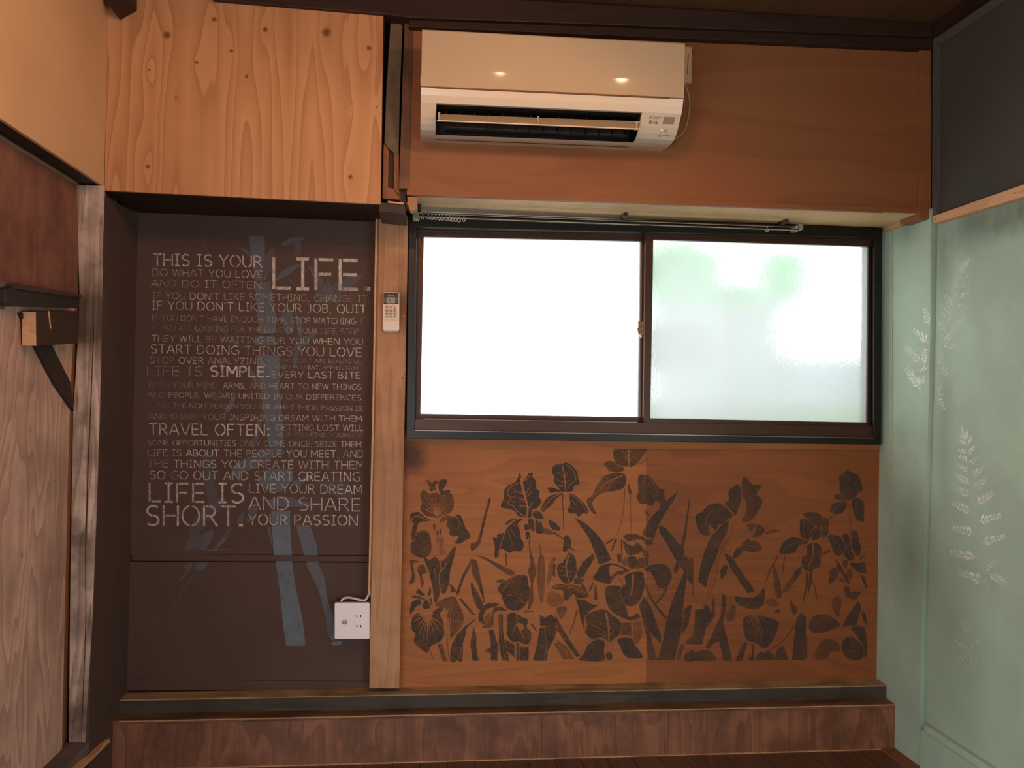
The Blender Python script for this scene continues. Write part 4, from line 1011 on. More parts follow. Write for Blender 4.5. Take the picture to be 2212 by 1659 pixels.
K('C6', [(1350,970),(1310,1080),(1245,1310)], 2.2, 1.2); K('C6', [(1380,960),(1415,1070),(1455,1190)], 1.2, .7); K('C6', [(1405,925),(1450,1000),(1500,1075)], 1.2, .6); K('C6', [(1440,885),(1500,930)], 1, .5); K('C6', [(1300,1100),(1285,1180),(1262,1300)], .8)
B('C6', [(1698,740),(1768,718),(1832,812),(1745,815),(1700,792)], 1); B('C6', [(1630,835),(1700,828),(1710,972),(1662,935)], .95)
B('C6', [(1730,838),(1758,838),(1762,885),(1790,850),(1812,900),(1822,1000),(1730,990)], .9); B('C6', [(1890,842),(1950,850),(2035,930),(2020,972),(1940,950),(1905,900)], 1)
B('C6', [(1825,925),(1900,950),(1965,1000),(1900,1020),(1830,1002)], .5); T('C6', [(1955,990),(2020,1030),(2090,1085)], 3.5, 3, .8)
B('C6', [(2090,1035),(2140,1030),(2182,1110),(2170,1160),(2215,1215),(2150,1190),(2110,1230),(2068,1215),(2085,1120)], .95)
B('C6', [(1592,880),(1655,910),(1650,950),(1600,962)], .85); B('C6', [(1600,1002),(1648,978),(1650,1040),(1620,1085)], .9)
T('C6', [(1660,1040),(1650,1120),(1665,1240)], 2.4, 2.0, .7); T('C6', [(1770,1130),(1790,1200),(1780,1280)], 2, 2, .6)
D('C3', [(1235,340),(1262,360),(1262,480),(1240,500)], .6)
# third iris
B('PX', [(1192,1013),(1200,1004),(1213,1003),(1221,999),(1232,1003),(1240,1010),(1247,1020),(1248,1030),(1252,1043),(1249,1047),(1240,1049),(1238,1060),(1227,1062),(1214,1062),(1204,1050),(1196,1040),(1198,1030),(1193,1022)], 1)
K('PX', [(1215,1006),(1219,1028),(1222,1062)], 3.4, 2.2)
for a_, b_ in (((1203,1020),(1217,1030)),((1200,1035),(1218,1042)),((1206,1048),(1219,1052)),((1228,1018),(1220,1030)),((1232,1036),(1221,1042))): K('PX', [a_, b_], 1.0, 1.4)
K('PX', [(1224,1004),(1236,1014),(1243,1028),(1243,1038),(1232,1046),(1226,1056)], 1.6, 1.4)
B('PX', [(1183,1055),(1188,1053),(1205,1057),(1214,1061),(1196,1064),(1190,1065)], .95)
B('PX', [(1169,1098),(1175,1085),(1188,1071),(1216,1065),(1202,1077),(1192,1090),(1182,1098),(1173,1107)], .85); K('PX', [(1208,1068),(1190,1078),(1174,1100)], 1.6, .8)
B('PX', [(1229,1067),(1240,1069),(1256,1082),(1269,1098),(1267,1112),(1261,1108),(1250,1116),(1243,1109),(1231,1109),(1226,1101),(1232,1090)], 1); K('PX', [(1232,1068),(1252,1082),(1264,1100),(1265,1112)], 1.6); K('PX', [(1234,1080),(1244,1092),(1248,1100)], 1.1, .5)
T('PX', [(1216,1068),(1215,1085),(1217,1112),(1216,1145)], 3.0, 1.2, .85)
# tall centre iris running up to the window
B('C7', [(722,78),(1070,78),(1082,200),(1050,240),(980,330),(930,368),(870,380),(740,350),(697,280),(690,200),(722,130)], .72)
K('C7', [(860,78),(875,250),(872,400)], 3.0, 2.2)
for a_, b_ in (((790,180),(870,260)),((830,240),(870,290)),((930,150),(880,230)),((960,230),(880,300))): K('C7', [a_, b_], .9, 1.4)
K('C7', [(1078,230),(1020,290),(960,385)], 2.2, 1.6); B('C7', [(1000,330),(1080,260),(1095,300),(1010,345)], .4)
B('C7', [(575,345),(625,308),(690,318),(760,370),(825,390),(780,440),(650,432),(612,390)], .72)
B('C7', [(370,775),(440,720),(490,600),(550,530),(572,490),(700,450),(830,470),(842,560),(800,640),(680,672),(590,680),(500,725),(450,780),(440,830),(492,955),(440,920),(400,870)], .75)
K('C7', [(800,480),(620,560),(540,640),(440,740)], 2.2, 1.0); K('C7', [(760,500),(680,560),(600,650)], .9)
B('C7', [(990,490),(1090,475),(1150,520),(1200,590),(1250,640),(1310,650),(1290,700),(1332,820),(1280,880),(1250,860),(1235,800),(1192,790),(1150,842),(1080,820),(1020,822),(968,750),(990,680)], .8)
K('C7', [(1110,500),(1180,600),(1230,740)], 1.4, .8); K('C7', [(1080,510),(1050,580),(1010,620)], .9); K('C7', [(1130,560),(1135,640)], .9)
T('C7', [(825,640),(815,850),(775,1080),(730,1190)], 2.0, 1.4, .5); T('C7', [(895,700),(895,900),(905,1160)], 1.8, 1.4, .5); B('C7', [(858,602),(885,595),(905,695),(880,705)], .7)
B('C7', [(1050,905),(1085,905),(1130,950),(1100,965)], .6)
D('C7', [(1468,662),(1400,800),(1300,940),(1230,1070),(1170,1235),(1100,1222),(1030,1182),(1080,1080),(1150,970),(1240,880),(1340,770)], .85); K('C7', [(1215,850),(1250,885),(1330,860)], 1.4)
D('C7', [(222,982),(350,1045),(470,1155),(570,1280),(672,1490),(600,1515),(522,1550),(480,1430),(400,1230),(320,1110)], .88)
D('C7', [(1232,1068),(1320,1115),(1400,1210),(1490,1310),(1540,1380),(1510,1540),(1430,1480),(1350,1340),(1240,1160)], .85)
T('C7', [(1600,760),(1570,1000),(1520,1300),(1430,1640)], 2.0, 9, .8)
D('C8', [(495,650),(495,720),(440,850),(380,980),(340,1110),(275,1250),(235,1420),(150,1350),(170,1190),(220,1000),(300,830),(400,720)], .85)
# irises on the right
B('C8', [(265,480),(380,458),(480,508),(520,560),(540,610),(490,640),(430,690),(380,700),(350,760),(300,745),(262,700),(275,820),(180,800),(118,670),(130,590),(200,550)], .85)
K('C8', [(330,510),(250,620),(235,720),(270,800)], 1.6, 1.2); K('C8', [(440,490),(530,570),(545,640)], 1.6); IC.append(catmull(tp('C8', [(262,715),(285,712),(330,765),(290,800)]), 3))
B('C8', [(492,330),(540,275),(602,240),(632,300),(645,400),(612,500),(570,600),(532,545),(462,470),(470,438),(498,430)], .85)
B('C8', [(650,190),(690,160),(740,222),(800,250),(880,250),(810,350),(855,392),(880,455),(825,560),(745,660),(640,660),(690,560),(690,430),(648,370)], .72); K('C8', [(860,340),(790,420),(740,430)], 1.1)
T('C8', [(640,300),(665,420),(640,520),(560,700)], 1.2, 1.2, .25)
D('C8', [(505,870),(400,990),(380,960),(440,900)], .45); T('C8', [(500,640),(440,940),(330,1200),(240,1560)], 1.4, 1.4, .5); T('C8', [(540,700),(500,880),(380,1080),(360,1260),(280,1500)], 1.6, 2, .5)
B('C8', [(700,700),(760,690),(800,690),(770,760),(742,775)], .65); B('C8', [(820,700),(905,750),(865,830),(765,840),(800,780)], .72); D('C8', [(905,795),(1000,762),(1110,758),(1000,790),(918,812)], .7); D('C8', [(850,862),(905,830),(918,838)], .6)
B('C8', [(640,930),(710,868),(760,898),(800,880),(862,940),(870,980),(780,1020),(700,1002),(640,1010),(618,960)], .72); K('C8', [(600,960),(690,930),(800,960),(820,880)], 1.1)
B('C8', [(538,1065),(560,1010),(600,958),(645,1020),(560,1090)], .82); B('C8', [(400,1250),(410,1200),(455,1158),(485,1180),(460,1270),(408,1325)], .75)
D('C8', [(438,1030),(470,1035),(540,1080),(640,1235),(760,1400),(795,1470),(710,1480),(620,1350),(520,1200)], .85)
B('C8', [(1338,580),(1450,558),(1540,590),(1562,680),(1545,710),(1482,712),(1400,640)], .9); B('C8', [(1312,640),(1370,640),(1430,680),(1472,730),(1422,780),(1412,875),(1372,870),(1312,830),(1306,720)], .9)
B('C8', [(1428,790),(1492,735),(1532,725),(1542,830),(1500,872),(1440,872)], .85); B('C8', [(1572,610),(1635,680),(1625,800),(1562,862),(1548,730)], .72); K('C8', [(1350,640),(1345,760),(1370,870)], 1.2)
B('C8', [(1080,1030),(1100,930),(1180,858),(1270,850),(1380,888),(1402,915),(1300,935),(1238,1022)], .88); K('C8', [(1360,900),(1210,920),(1110,1000)], 1.3, .8); K('C8', [(1280,900),(1220,950)], .8); K('C8', [(1230,905),(1170,960)], .8)
B('C8', [(1625,830),(1740,828),(1805,900),(1820,960),(1775,1052),(1700,1040),(1660,930)], .88); K('C8', [(1670,850),(1750,930),(1770,1040)], 1.2, .8); K('C8', [(1700,900),(1705,960)], .9, .5)
B('C8', [(1400,930),(1450,910),(1530,928),(1550,1000),(1542,1100),(1532,1180),(1470,1202),(1400,1232),(1340,1200),(1328,1090),(1385,1040),(1380,980)], .85); K('C8', [(1455,920),(1450,1050),(1400,1180)], 4.0, 2); K('C8', [(1480,1060),(1440,1140)], 1.2)
D('C8', [(1560,1022),(1640,980),(1652,1008),(1570,1052)], .75)
D('C8', [(1370,1240),(1405,1250),(1395,1400),(1350,1580),(1335,1570),(1372,1400)], .7); D('C8', [(1415,1240),(1452,1205),(1440,1370),(1410,1480),(1395,1470)], .72); D('C8', [(1450,1340),(1470,1360),(1510,1570),(1490,1560)], .55)
D('C8', [(1325,1165),(1320,1260),(1240,1350),(1215,1320),(1240,1240)], .85); D('C8', [(1240,1270),(1240,1370),(1160,1470),(1100,1470),(1160,1360)], .45)
B('C8', [(1750,150),(1800,118),(1842,75),(1880,100),(1960,132),(2002,210),(2022,312),(1978,330),(1940,380),(1862,420),(1790,380),(1752,300),(1762,230)], .9); K('C8', [(1780,130),(1860,170),(1850,250),(1870,320)], 1.1, .8); K('C8', [(1990,320),(1930,330)], .9)
B('C8', [(1700,362),(1740,350),(1830,412),(1745,425),(1702,402)], .85); B('C8', [(1648,545),(1680,470),(1780,432),(1842,440),(1822,530),(1760,578),(1690,580)], .88); K('C8', [(1840,425),(1740,480),(1620,620)], 1.2)
B('C8', [(1895,432),(1960,400),(2032,455),(2034,560),(2030,662),(1950,640),(1915,560)], .9); T('C8', [(1868,440),(1875,640),(1880,830)], 2.0, 2.0, .6); D('C8', [(1615,640),(1690,590),(1700,600),(1630,650)], .6)
B('C8', [(1788,822),(1850,810),(1882,900),(1902,1000),(1922,1100),(1850,1100),(1800,1030),(1830,950)], .85); B('C8', [(1890,800),(1952,778),(1982,900),(2002,1000),(1960,1062),(1902,960)], .85); K('C8', [(1880,820),(1895,1000),(1960,1110)], 1.2); K('C8', [(1840,930),(1870,1040),(1920,1120)], .9)
D('C8', [(1868,1138),(2050,1135),(2062,1260),(1962,1242),(1890,1185)], .88); D('C8', [(1998,1270),(2050,1300),(2068,1445),(2022,1350)], .85); D('C8', [(1695,1075),(1760,1150),(1885,1375),(1845,1375),(1742,1200)], .8)
B('C8', [(1648,1220),(1742,1180),(1745,1260),(1690,1350),(1630,1372),(1640,1290)], .65); D('C8', [(1760,1290),(1850,1360),(1740,1350)], .6); B('C8', [(1800,1110),(1850,1110),(1830,1200),(1790,1160)], .6); D('C8', [(1980,1080),(2040,1035),(2046,1060),(1990,1110)], .65)
T('C8', [(1750,1280),(1690,1430),(1640,1570)], 1.2, 1.2, .35); B('C8', [(1850,1210),(1900,1230),(1890,1330),(1840,1300)], .6)
# lower middle
B('C4', [(128,490),(200,440),(250,340),(330,390),(347,490),(352,560),(310,660),(235,702),(160,650),(130,570)], .85)
K('C4', [(265,370),(232,470),(235,560),(262,680)], 3.4, 2.2)
for a_, b_ in (((150,545),(232,560)),((145,600),(240,610)),((300,540),(255,575)),((300,600),(262,625)),((160,500),(225,510))): K('C4', [a_, b_], .9, 1.5)
K('C4', [(250,340),(220,410),(130,470),(105,560),(130,660),(200,705),(280,700),(340,590)], 1.6, 1.4)
B('C4', [(28,480),(90,400),(105,385),(100,440),(60,500),(70,570),(95,610),(60,600),(30,540)], .7); B('C4', [(75,500),(110,470),(100,560),(110,620),(80,590)], .8)
D('C4', [(350,580),(420,450),(540,350),(562,390),(500,500),(430,620),(370,640)], .8); D('C4', [(320,635),(438,640),(400,715),(320,700)], .8); D('C4', [(400,735),(430,690),(470,790),(440,790)], .8)
B('C4', [(60,755),(130,705),(240,712),(330,718),(420,760),(492,825),(462,862),(350,862),(320,820),(285,840),(240,895),(200,860),(190,780)], .75); K('C4', [(60,770),(140,730),(290,735),(400,780),(480,825)], 1.8, 1.2); K('C4', [(190,790),(280,740),(440,830)], 1.0); K('C4', [(270,760),(245,810)], .9); K('C4', [(350,765),(380,820)], .9)
B('C4', [(20,800),(110,790),(190,860),(200,920),(140,960),(40,960),(10,880)], .3)
B('C4', [(120,985),(200,960),(240,980),(220,1050),(170,1110),(130,1050)], .45)
D('C4', [(340,868),(430,885),(540,940),(602,950),(520,1000),(440,1090),(440,1230),(405,1140),(372,980)], .85); K('C4', [(330,850),(400,890),(470,890),(520,950)], 1.1)
B('C4', [(890,150),(1000,122),(1125,158),(1150,205),(1080,190),(960,212)], .8); B('C4', [(888,190),(950,240),(1005,270),(1050,228),(1112,280),(1092,340),(1030,362),(950,370),(908,300)], .85)
B('C4', [(958,385),(1030,388),(1052,450),(1012,530),(960,512),(938,440)], .85); B('C4', [(1070,400),(1172,418),(1172,490),(1080,522),(1035,522)], .6); B('C4', [(1110,200),(1232,190),(1222,250),(1160,252)], .65); B('C4', [(1110,290),(1180,340),(1180,410),(1120,380)], .6); B('C4', [(820,365),(860,360),(870,450),(830,440)], .7)
B('C4', [(880,440),(925,380),(930,500),(880,480)], .5)
D('C4', [(680,235),(790,170),(770,200),(690,248)], .8); D('C4', [(740,330),(800,180),(820,180),(770,310)], .75); D('C4', [(862,190),(875,190),(880,380),(866,380)], .75)
K('C4', [(890,190),(955,250),(990,200),(1080,195),(1180,250)], 1.4); K('C4', [(900,250),(950,310),(960,380),(1040,375)], 1.3)
B('C4', [(620,500),(700,468),(800,470),(880,502),(965,552),(880,592),(800,612),(740,702),(680,700),(538,640),(590,560)], .85); K('C4', [(630,490),(740,450),(840,480),(980,550)], 1.8); K('C4', [(740,690),(800,600),(960,560)], 1.4); IC.append(catmull(tp('C4', [(735,490),(830,500),(900,545),(820,560),(740,620)]), 3)); B('C4', [(745,500),(830,512),(880,545),(815,550),(750,600)], .45)
B('C4', [(1120,542),(1180,490),(1290,468),(1382,480),(1442,570),(1445,640),(1392,742),(1300,742),(1250,640),(1200,560)], .8); K('C4', [(1120,530),(1220,480),(1350,460)], 1.6); K('C4', [(1200,540),(1300,540),(1380,600),(1395,720)], 1.3); K('C4', [(1330,600),(1340,680)], .9)
B('C4', [(908,612),(990,570),(1100,560),(1142,640),(1132,780),(1102,870),(1060,930),(960,962),(885,905),(872,760),(918,700)], .85); K('C4', [(1005,590),(1000,700),(980,830)], 4.5, 2.5); K('C4', [(1120,600),(1150,700),(1100,860),(1040,940)], 1.3)
B('C4', [(690,740),(840,728),(872,790),(892,900),(932,1000),(962,1090),(1050,1040),(1082,1092),(1000,1122),(900,1102),(780,1040),(700,930)], .8); K('C4', [(830,760),(880,860),(920,960)], 1.2); B('C4', [(830,640),(860,700),(880,745),(900,700),(860,640)], .3)
D('C4', [(1130,850),(1200,950),(1240,1060),(1330,1310),(1322,1400),(1200,1250),(1120,1150),(1072,950)], .8); T('C4', [(1140,700),(1230,900),(1390,1110)], 3, 6, .75); T('C4', [(1392,755),(1340,840),(1275,925)], 4.5, 4, .75); D('C4', [(1100,1130),(1180,1200),(1260,1500),(1290,1580),(1240,1580),(1170,1350)], .55); D('C4', [(1150,1330),(1200,1420),(1240,1580),(1190,1580)], .55)
D('C4', [(1640,430),(1622,650),(1590,900),(1562,1250),(1482,1580),(1290,1580),(1352,1350),(1392,1120),(1450,900),(1580,600)], .85)
D('C4', [(1540,490),(1600,370),(1650,420),(1690,400),(1702,700),(1660,700),(1590,560)], .75); K('C4', [(1640,440),(1625,640)], .9); K('C4', [(1665,450),(1660,690)], .8); D('C4', [(1685,380),(1700,430),(1700,850),(1690,850)], .7)
B('C4', [(450,1100),(530,1022),(680,1000),(760,1060),(860,1140),(882,1200),(842,1290),(760,1352),(720,1372),(640,1322),(540,1352),(442,1250),(475,1185)], .78); K('C4', [(690,1030),(720,1200),(722,1370)], 5, 3)
for a_, b_ in (((510,1170),(640,1230)),((560,1120),(660,1170)),((640,1230),(700,1300)),((770,1130),(725,1230)),((800,1220),(735,1290)),((600,1270),(690,1310))): K('C4', [a_, b_], .9, 1.6)
K('C4', [(760,1050),(860,1140),(870,1230),(820,1350)], 1.6); K('C4', [(440,1250),(475,1210)], 2)
B('C4', [(380,1572),(440,1500),(482,1410),(580,1350),(672,1372),(665,1480),(660,1590),(420,1590)], .95); K('C4', [(500,1390),(570,1330),(690,1350),(700,1500)], 1.4)
B('C4', [(820,1340),(980,1330),(1022,1400),(1112,1530),(1090,1562),(960,1560),(882,1500),(860,1430)], .95); B('C4', [(688,1505),(740,1490),(765,1560),(705,1582)], .85); D('C4', [(880,1150),(980,1150),(985,1305),(862,1290)], .6); D('C4', [(1000,1150),(1090,1130),(1120,1250),(1060,1400),(1010,1380)], .4)
D('C4', [(0,1080),(60,1050),(130,1130),(100,1202),(0,1180)], .95); D('C4', [(0,1205),(130,1222),(90,1340),(20,1470),(0,1440)], .9)
D('C4', [(100,1040),(180,1200),(250,1320),(395,1535),(350,1548),(220,1380),(130,1240)], .8); D('C4', [(85,1385),(240,1425),(325,1572),(200,1572),(130,1470)], .75); K('C4', [(110,1380),(300,1560)], 1.2); K('C4', [(245,1400),(235,1560)], 1.4); T('C4', [(358,1005),(320,1140),(262,1295)], 3.5, 2.5, .75)
D('C4', [(480,785),(540,680),(555,690),(510,785)], .75); D('C4', [(555,720),(582,720),(590,880),(555,890)], .75)
# lower left-middle
B('C3', [(1150,770),(1200,690),(1300,640),(1380,600),(1490,612),(1502,700),(1522,800),(1502,900),(1440,980),(1350,1012),(1260,980),(1212,900),(1198,830)], .82)
K('C3', [(1210,890),(1290,820),(1330,850),(1385,780)], 1.4); K('C3', [(1400,860),(1450,920),(1500,900)], 1.4); K('C3', [(1210,780),(1280,680),(1330,640)], 1.4)
B('C3', [(1130,672),(1180,650),(1240,660),(1180,692)], .7); B('C3', [(930,1080),(960,980),(1050,920),(1165,930),(1120,962),(1020,1000),(980,1100),(1000,1165),(935,1130)], .85)
B('C3', [(1100,1000),(1160,960),(1265,1012),(1150,1010),(1105,1060),(1100,1180),(1030,1212),(975,1195),(1060,1120)], .6); B('C3', [(990,1090),(1060,1040),(1070,1130),(1010,1180)], .35)
B('C3', [(1262,1062),(1350,1040),(1425,1082),(1505,1125),(1482,1200),(1535,1250),(1532,1362),(1480,1402),(1390,1370),(1320,1370),(1258,1290),(1262,1200)], .85)
K('C3', [(1365,1040),(1370,1160),(1310,1300)], 2.2, 1); K('C3', [(1375,1160),(1420,1260),(1465,1370)], 2.2, 1); IC.append(catmull(tp('C3', [(1385,1150),(1460,1190),(1430,1240),(1395,1230)]), 3))
D('C3', [(1638,1060),(1740,1110),(1830,1192),(1760,1202),(1640,1182)], .95); T('C3', [(1540,1160),(1600,1250)], 5, 3, .75); T('C3', [(1460,1020),(1570,1020)], 5, 2, .6)
D('C3', [(1048,1232),(1100,1230),(1152,1400),(1148,1590),(1075,1590),(1072,1400)], .85); D('C3', [(1165,1050),(1210,1050),(1212,1250),(1235,1400),(1292,1590),(1200,1590),(1165,1380)], .85); K('C3', [(1185,1050),(1190,1300),(1240,1590)], 1); K('C3', [(1120,1200),(1155,1400),(1150,1590)], 1.2)
D('C3', [(1230,1342),(1342,1405),(1350,1560),(1262,1480)], .85); K('C3', [(1235,1370),(1345,1470)], .9); D('C3', [(1365,1380),(1400,1390),(1400,1590),(1365,1590)], .75); D('C3', [(1405,1435),(1510,1435),(1510,1590),(1405,1590)], .85)
D('C3', [(1640,1205),(1820,1195),(1800,1300),(1735,1450),(1722,1590),(1558,1590),(1600,1430)], .95); K('C3', [(1690,1220),(1715,1400),(1690,1590)], 1.4)
D('C3', [(1000,1472),(1060,1440),(1165,1450),(1140,1505),(1040,1502)], .75)
B('C3', [(1510,250),(1560,400),(1600,560),(1560,700),(1562,900),(1500,1000),(1535,700),(1500,560),(1530,450)], .6); B('C3', [(1620,400),(1650,350),(1692,420),(1700,700),(1660,935),(1605,700)], .5); B('C3', [(1740,500),(1800,400),(1780,600),(1720,740)], .4)
K('C3', [(1575,420),(1610,700),(1600,930)], 1); K('C3', [(1655,400),(1660,700)], .9)
D('C3', [(1830,1340),(1960,1440),(2030,1560),(1900,1560),(1850,1480)], .5)
# lower right
B('C5', [(460,1100),(570,1060),(700,1070),(862,1140),(862,1200),(802,1350),(702,1452),(600,1382),(492,1340),(455,1200)], .85)
for t_ in ((480,1130),(500,1200),(530,1330),(610,1360),(690,1440),(700,1300),(740,1150),(800,1110)): K('C5', [(600,1040), ((600 + t_[0]) / 2, (1040 + t_[1]) / 2), t_], 2.0, .7)
B('C5', [(362,850),(420,852),(520,862),(620,830),(700,740),(702,880),(682,950),(600,992),(480,980),(382,920)], .75); K('C5', [(540,870),(620,830),(680,790)], 1.1); K('C5', [(430,990),(560,920),(680,930)], 1.3)
B('C5', [(818,1030),(882,985),(872,1040)], .75); B('C5', [(720,900),(800,868),(872,940),(780,972)], .4)
D('C5', [(800,455),(850,560),(888,700),(905,850),(850,880),(808,750)], .55); T('C5', [(862,370),(780,520),(720,680)], 3.2, 4, .6); T('C5', [(938,370),(905,620)], 2.4, 2.4, .6)
B('C5', [(1002,900),(1082,1000),(1042,1062),(1002,980)], .7); D('C5', [(1072,1100),(1120,1030),(1182,1080),(1180,1250),(1160,1580),(1022,1580),(1042,1350)], .8); D('C5', [(1172,1300),(1195,1300),(1200,1560),(1170,1570)], .7)
B('C5', [(1228,1140),(1300,1060),(1400,1060),(1500,1100),(1582,1180),(1500,1222),(1400,1262),(1280,1272),(1218,1220)], .6); B('C5', [(1488,900),(1540,828),(1592,880),(1582,1000),(1552,1082),(1490,1000)], .5)
K('C5', [(1240,1240),(1330,1130),(1340,1070)], 1.1)
D('C5', [(1618,728),(1680,728),(1702,860),(1642,862)], .75); B('C5', [(1692,800),(1812,800),(1762,880),(1702,880)], .65)
D('C5', [(1640,1100),(1700,1020),(1790,900),(1822,970),(1792,1080),(1770,1180),(1680,1192),(1602,1202)], .85); D('C5', [(1822,1000),(1872,1060),(1892,1190),(1842,1122)], .8)
B('C5', [(1700,1212),(1790,1195),(1860,1215),(1882,1350),(1892,1480),(1862,1560),(1845,1420),(1760,1290)], .85)
B('C5', [(1600,1380),(1680,1308),(1780,1362),(1845,1450),(1840,1562),(1720,1580),(1622,1522)], .88); K('C5', [(1700,1320),(1740,1480),(1720,1570)], 1.3, .8); K('C5', [(1640,1450),(1725,1490)], .8); K('C5', [(1800,1440),(1745,1480)], .8)
B('C5', [(1280,1562),(1340,1380),(1450,1340),(1552,1380),(1582,1480),(1480,1482),(1420,1562)], .45)
D('C5', [(368,1590),(430,1430),(500,1350),(495,1430),(440,1590)], .8); D('C5', [(230,1590),(180,1370),(120,1380),(60,1450),(20,1440),(100,1280),(200,1060),(215,800),(255,850),(262,1000),(222,1150),(265,1300),(332,1590)], .75)
B('C5', [(262,1060),(320,960),(372,970),(350,1120),(280,1130)], .5)
B('C5', [(0,1482),(60,1470),(110,1510),(142,1580),(0,1580)], .75); D('C5', [(600,1580),(650,1490),(760,1480),(810,1520),(812,1580)], .72); D('C5', [(825,1580),(832,1480),(920,1410),(980,1580)], .72); K('C5', [(700,1580),(820,1480)], 1); K('C5', [(860,1490),(855,1580)], 1)
D('C5', [(515,1580),(540,1510),(560,1590)], .7); D('C5', [(555,1400),(575,1400),(580,1590),(560,1590)], .7); T('C5', [(1050,1180),(900,1380),(700,1500),(620,1580)], 3, 3, .5)
D('C5', [(0,950),(60,962),(80,1150),(40,1200),(0,1100)], .8); D('C5', [(95,850),(125,900),(130,1050),(90,1150)], .7)
D('C4', [(1722,1000),(1890,982),(1925,1080),(1850,1200),(1800,1400),(1622,1400),(1600,1380),(1700,1290),(1712,1200)], .85); D('C4', [(1590,1000),(1640,950),(1682,950),(1640,1180),(1570,1282)], .85); K('C4', [(1590,1090),(1690,990)], 1.1); D('C4', [(1850,1430),(1950,1290),(2040,1130),(2040,1240),(1890,1442)], .8)
B('C4', [(1600,1590),(1600,1520),(1660,1480),(1715,1480),(1715,1590)], .8); B('C4', [(1722,1590),(1722,1500),(1800,1475),(1900,1480),(1965,1580),(1960,1590)], .75); D('C4', [(1560,1390),(1600,1400),(1550,1580),(1500,1580)], .55)
m_irisp = paintmat('iris_paint', '#4b443d', '#3e3936', patch=9, fine=260, lo=.55, floor=.6, axis=(60, 200, 420))
def iproj(off): return lambda a, b: P(a, b, y=YW) + Vector((0, -off, 0))
paint('painted_irises', IP, IC, iproj(.0008), m_irisp, ib, label='dark stencilled irises and blades')

# ---------------- bamboo on the alcove wall
IP = []; IC = []
D('BA', [(1010,125),(1155,125),(1160,340),(1130,540),(1060,540),(1030,300)], .55)
D('BA', [(1062,560),(1200,545),(1235,720),(1270,900),(1250,1020),(1110,1025),(1080,780)], .6); D('BA', [(1090,1050),(1240,1040),(1280,1130),(1070,1130)], .6); D('BA', [(1080,1222),(1290,1222),(1295,1480),(1110,1480)], .65)
K('BA', [(1165,460),(1220,760),(1245,1000)], .8); B('BA', [(1160,330),(1240,240),(1230,420),(1160,520)], .3)
D('BA', [(880,212),(980,238),(1080,315),(1040,335)], .3); B('BA', [(1310,215),(1400,140),(1530,150),(1450,190)], .45); D('BA', [(1420,190),(1490,172),(1485,310),(1440,285)], .35)
B('BA', [(1258,532),(1330,440),(1480,382),(1380,480)], .5); B('BA', [(1360,500),(1420,560),(1460,592),(1400,560)], .4); B('BA', [(1620,660),(1800,560),(2000,480),(2040,520),(1800,700),(1700,745)], .4); D('BA', [(1540,380),(1660,470),(1702,560),(1640,580)], .45); D('BA', [(1720,500),(1800,640),(1840,780),(1750,680)], .45)
B('BA', [(1318,822),(1400,798),(1412,980),(1360,1035),(1320,950)], .5); D('BA', [(1430,820),(1500,900),(1500,1062),(1460,1040)], .5); D('BA', [(1660,1005),(1520,1130),(1440,1180),(1400,1182),(1440,1110),(1500,1055)], .5); D('BA', [(1420,1200),(1480,1160),(1440,1330),(1408,1345)], .45)
T('BA', [(560,130),(640,280),(700,520),(760,660)], 3, 5, .22); T('BA', [(820,790),(880,940),(940,1100)], 3, 2, .3); T('BA', [(700,920),(860,1090),(960,1160)], 4, 10, .25)
D('BA', [(1010,1335),(1060,1380),(1110,1489),(1060,1489)], .5); B('BA', [(1640,600),(1720,560),(1720,680),(1650,700)], .35); T('BA', [(1300,300),(1330,360),(1480,400),(1560,470)], 2, 3, .3)
B('BA', [(1740,880),(1800,860),(1890,860),(1800,885)], .25); T('BA', [(1500,1060),(1620,900),(1800,700)], 2, 2, .25); B('BA', [(1780,560),(1840,640),(1790,680)], .25)
D('BC', [(1115,0),(1270,0),(1300,200),(1322,540),(1300,600),(1195,600),(1140,300)], .65)
D('BC', [(840,880),(880,760),(1000,690),(1160,610),(1300,602),(1335,650),(1120,740),(960,830)], .6); D('BC', [(1180,790),(1390,790),(1412,880),(1292,1000),(1180,982),(1100,900)], .6); D('BC', [(1390,900),(1560,850),(1602,868),(1440,935)], .55); D('BC', [(1170,1062),(1340,1032),(1600,1100),(1580,1132),(1200,1122)], .5)
B('BC', [(790,310),(850,170),(905,130),(870,230),(830,290)], .5); B('BC', [(1050,560),(1080,400),(1130,290),(1120,420),(1075,570)], .5); D('BC', [(700,180),(740,120),(780,80),(740,180)], .4)
B('BC', [(590,700),(690,620),(720,760),(700,900),(640,960)], .25); B('BC', [(1360,720),(1430,670),(1410,720),(1370,750)], .4); B('BC', [(1600,700),(1640,640),(1620,700)], .3); B('BC', [(1020,1150),(1090,1130),(1070,1200),(1000,1270)], .5)
D('BC', [(1600,900),(1900,870),(1940,1050),(1880,1080),(1700,1000)], .22); D('BC', [(480,1330),(560,1200),(720,1050),(820,1040),(780,1130),(700,1200),(560,1330)], .28); B('BC', [(640,960),(700,930),(740,1010),(660,1090)], .3)
D('BB', [(1135,530),(1290,530),(1305,780),(1310,860),(1340,1080),(1400,1350),(1420,1560),(1255,1560),(1222,1300),(1202,1080),(1172,870),(1150,760)], .85)
D('BB', [(1130,410),(1290,410),(1292,532),(1135,532)], .65)
D('BB', [(1340,530),(1460,530),(1520,700),(1532,860),(1582,980),(1612,1180),(1672,1330),(1682,1500),(1622,1500),(1592,1300),(1532,1080),(1442,900),(1392,720)], .6); B('BB', [(1602,1300),(1660,1300),(1680,1500),(1620,1480)], .8)
B('BB', [(1640,1535),(1680,1522),(1728,1525),(1720,1552),(1655,1556)], .85); D('BB', [(1090,530),(1120,560),(1142,690),(1128,692)], .5)
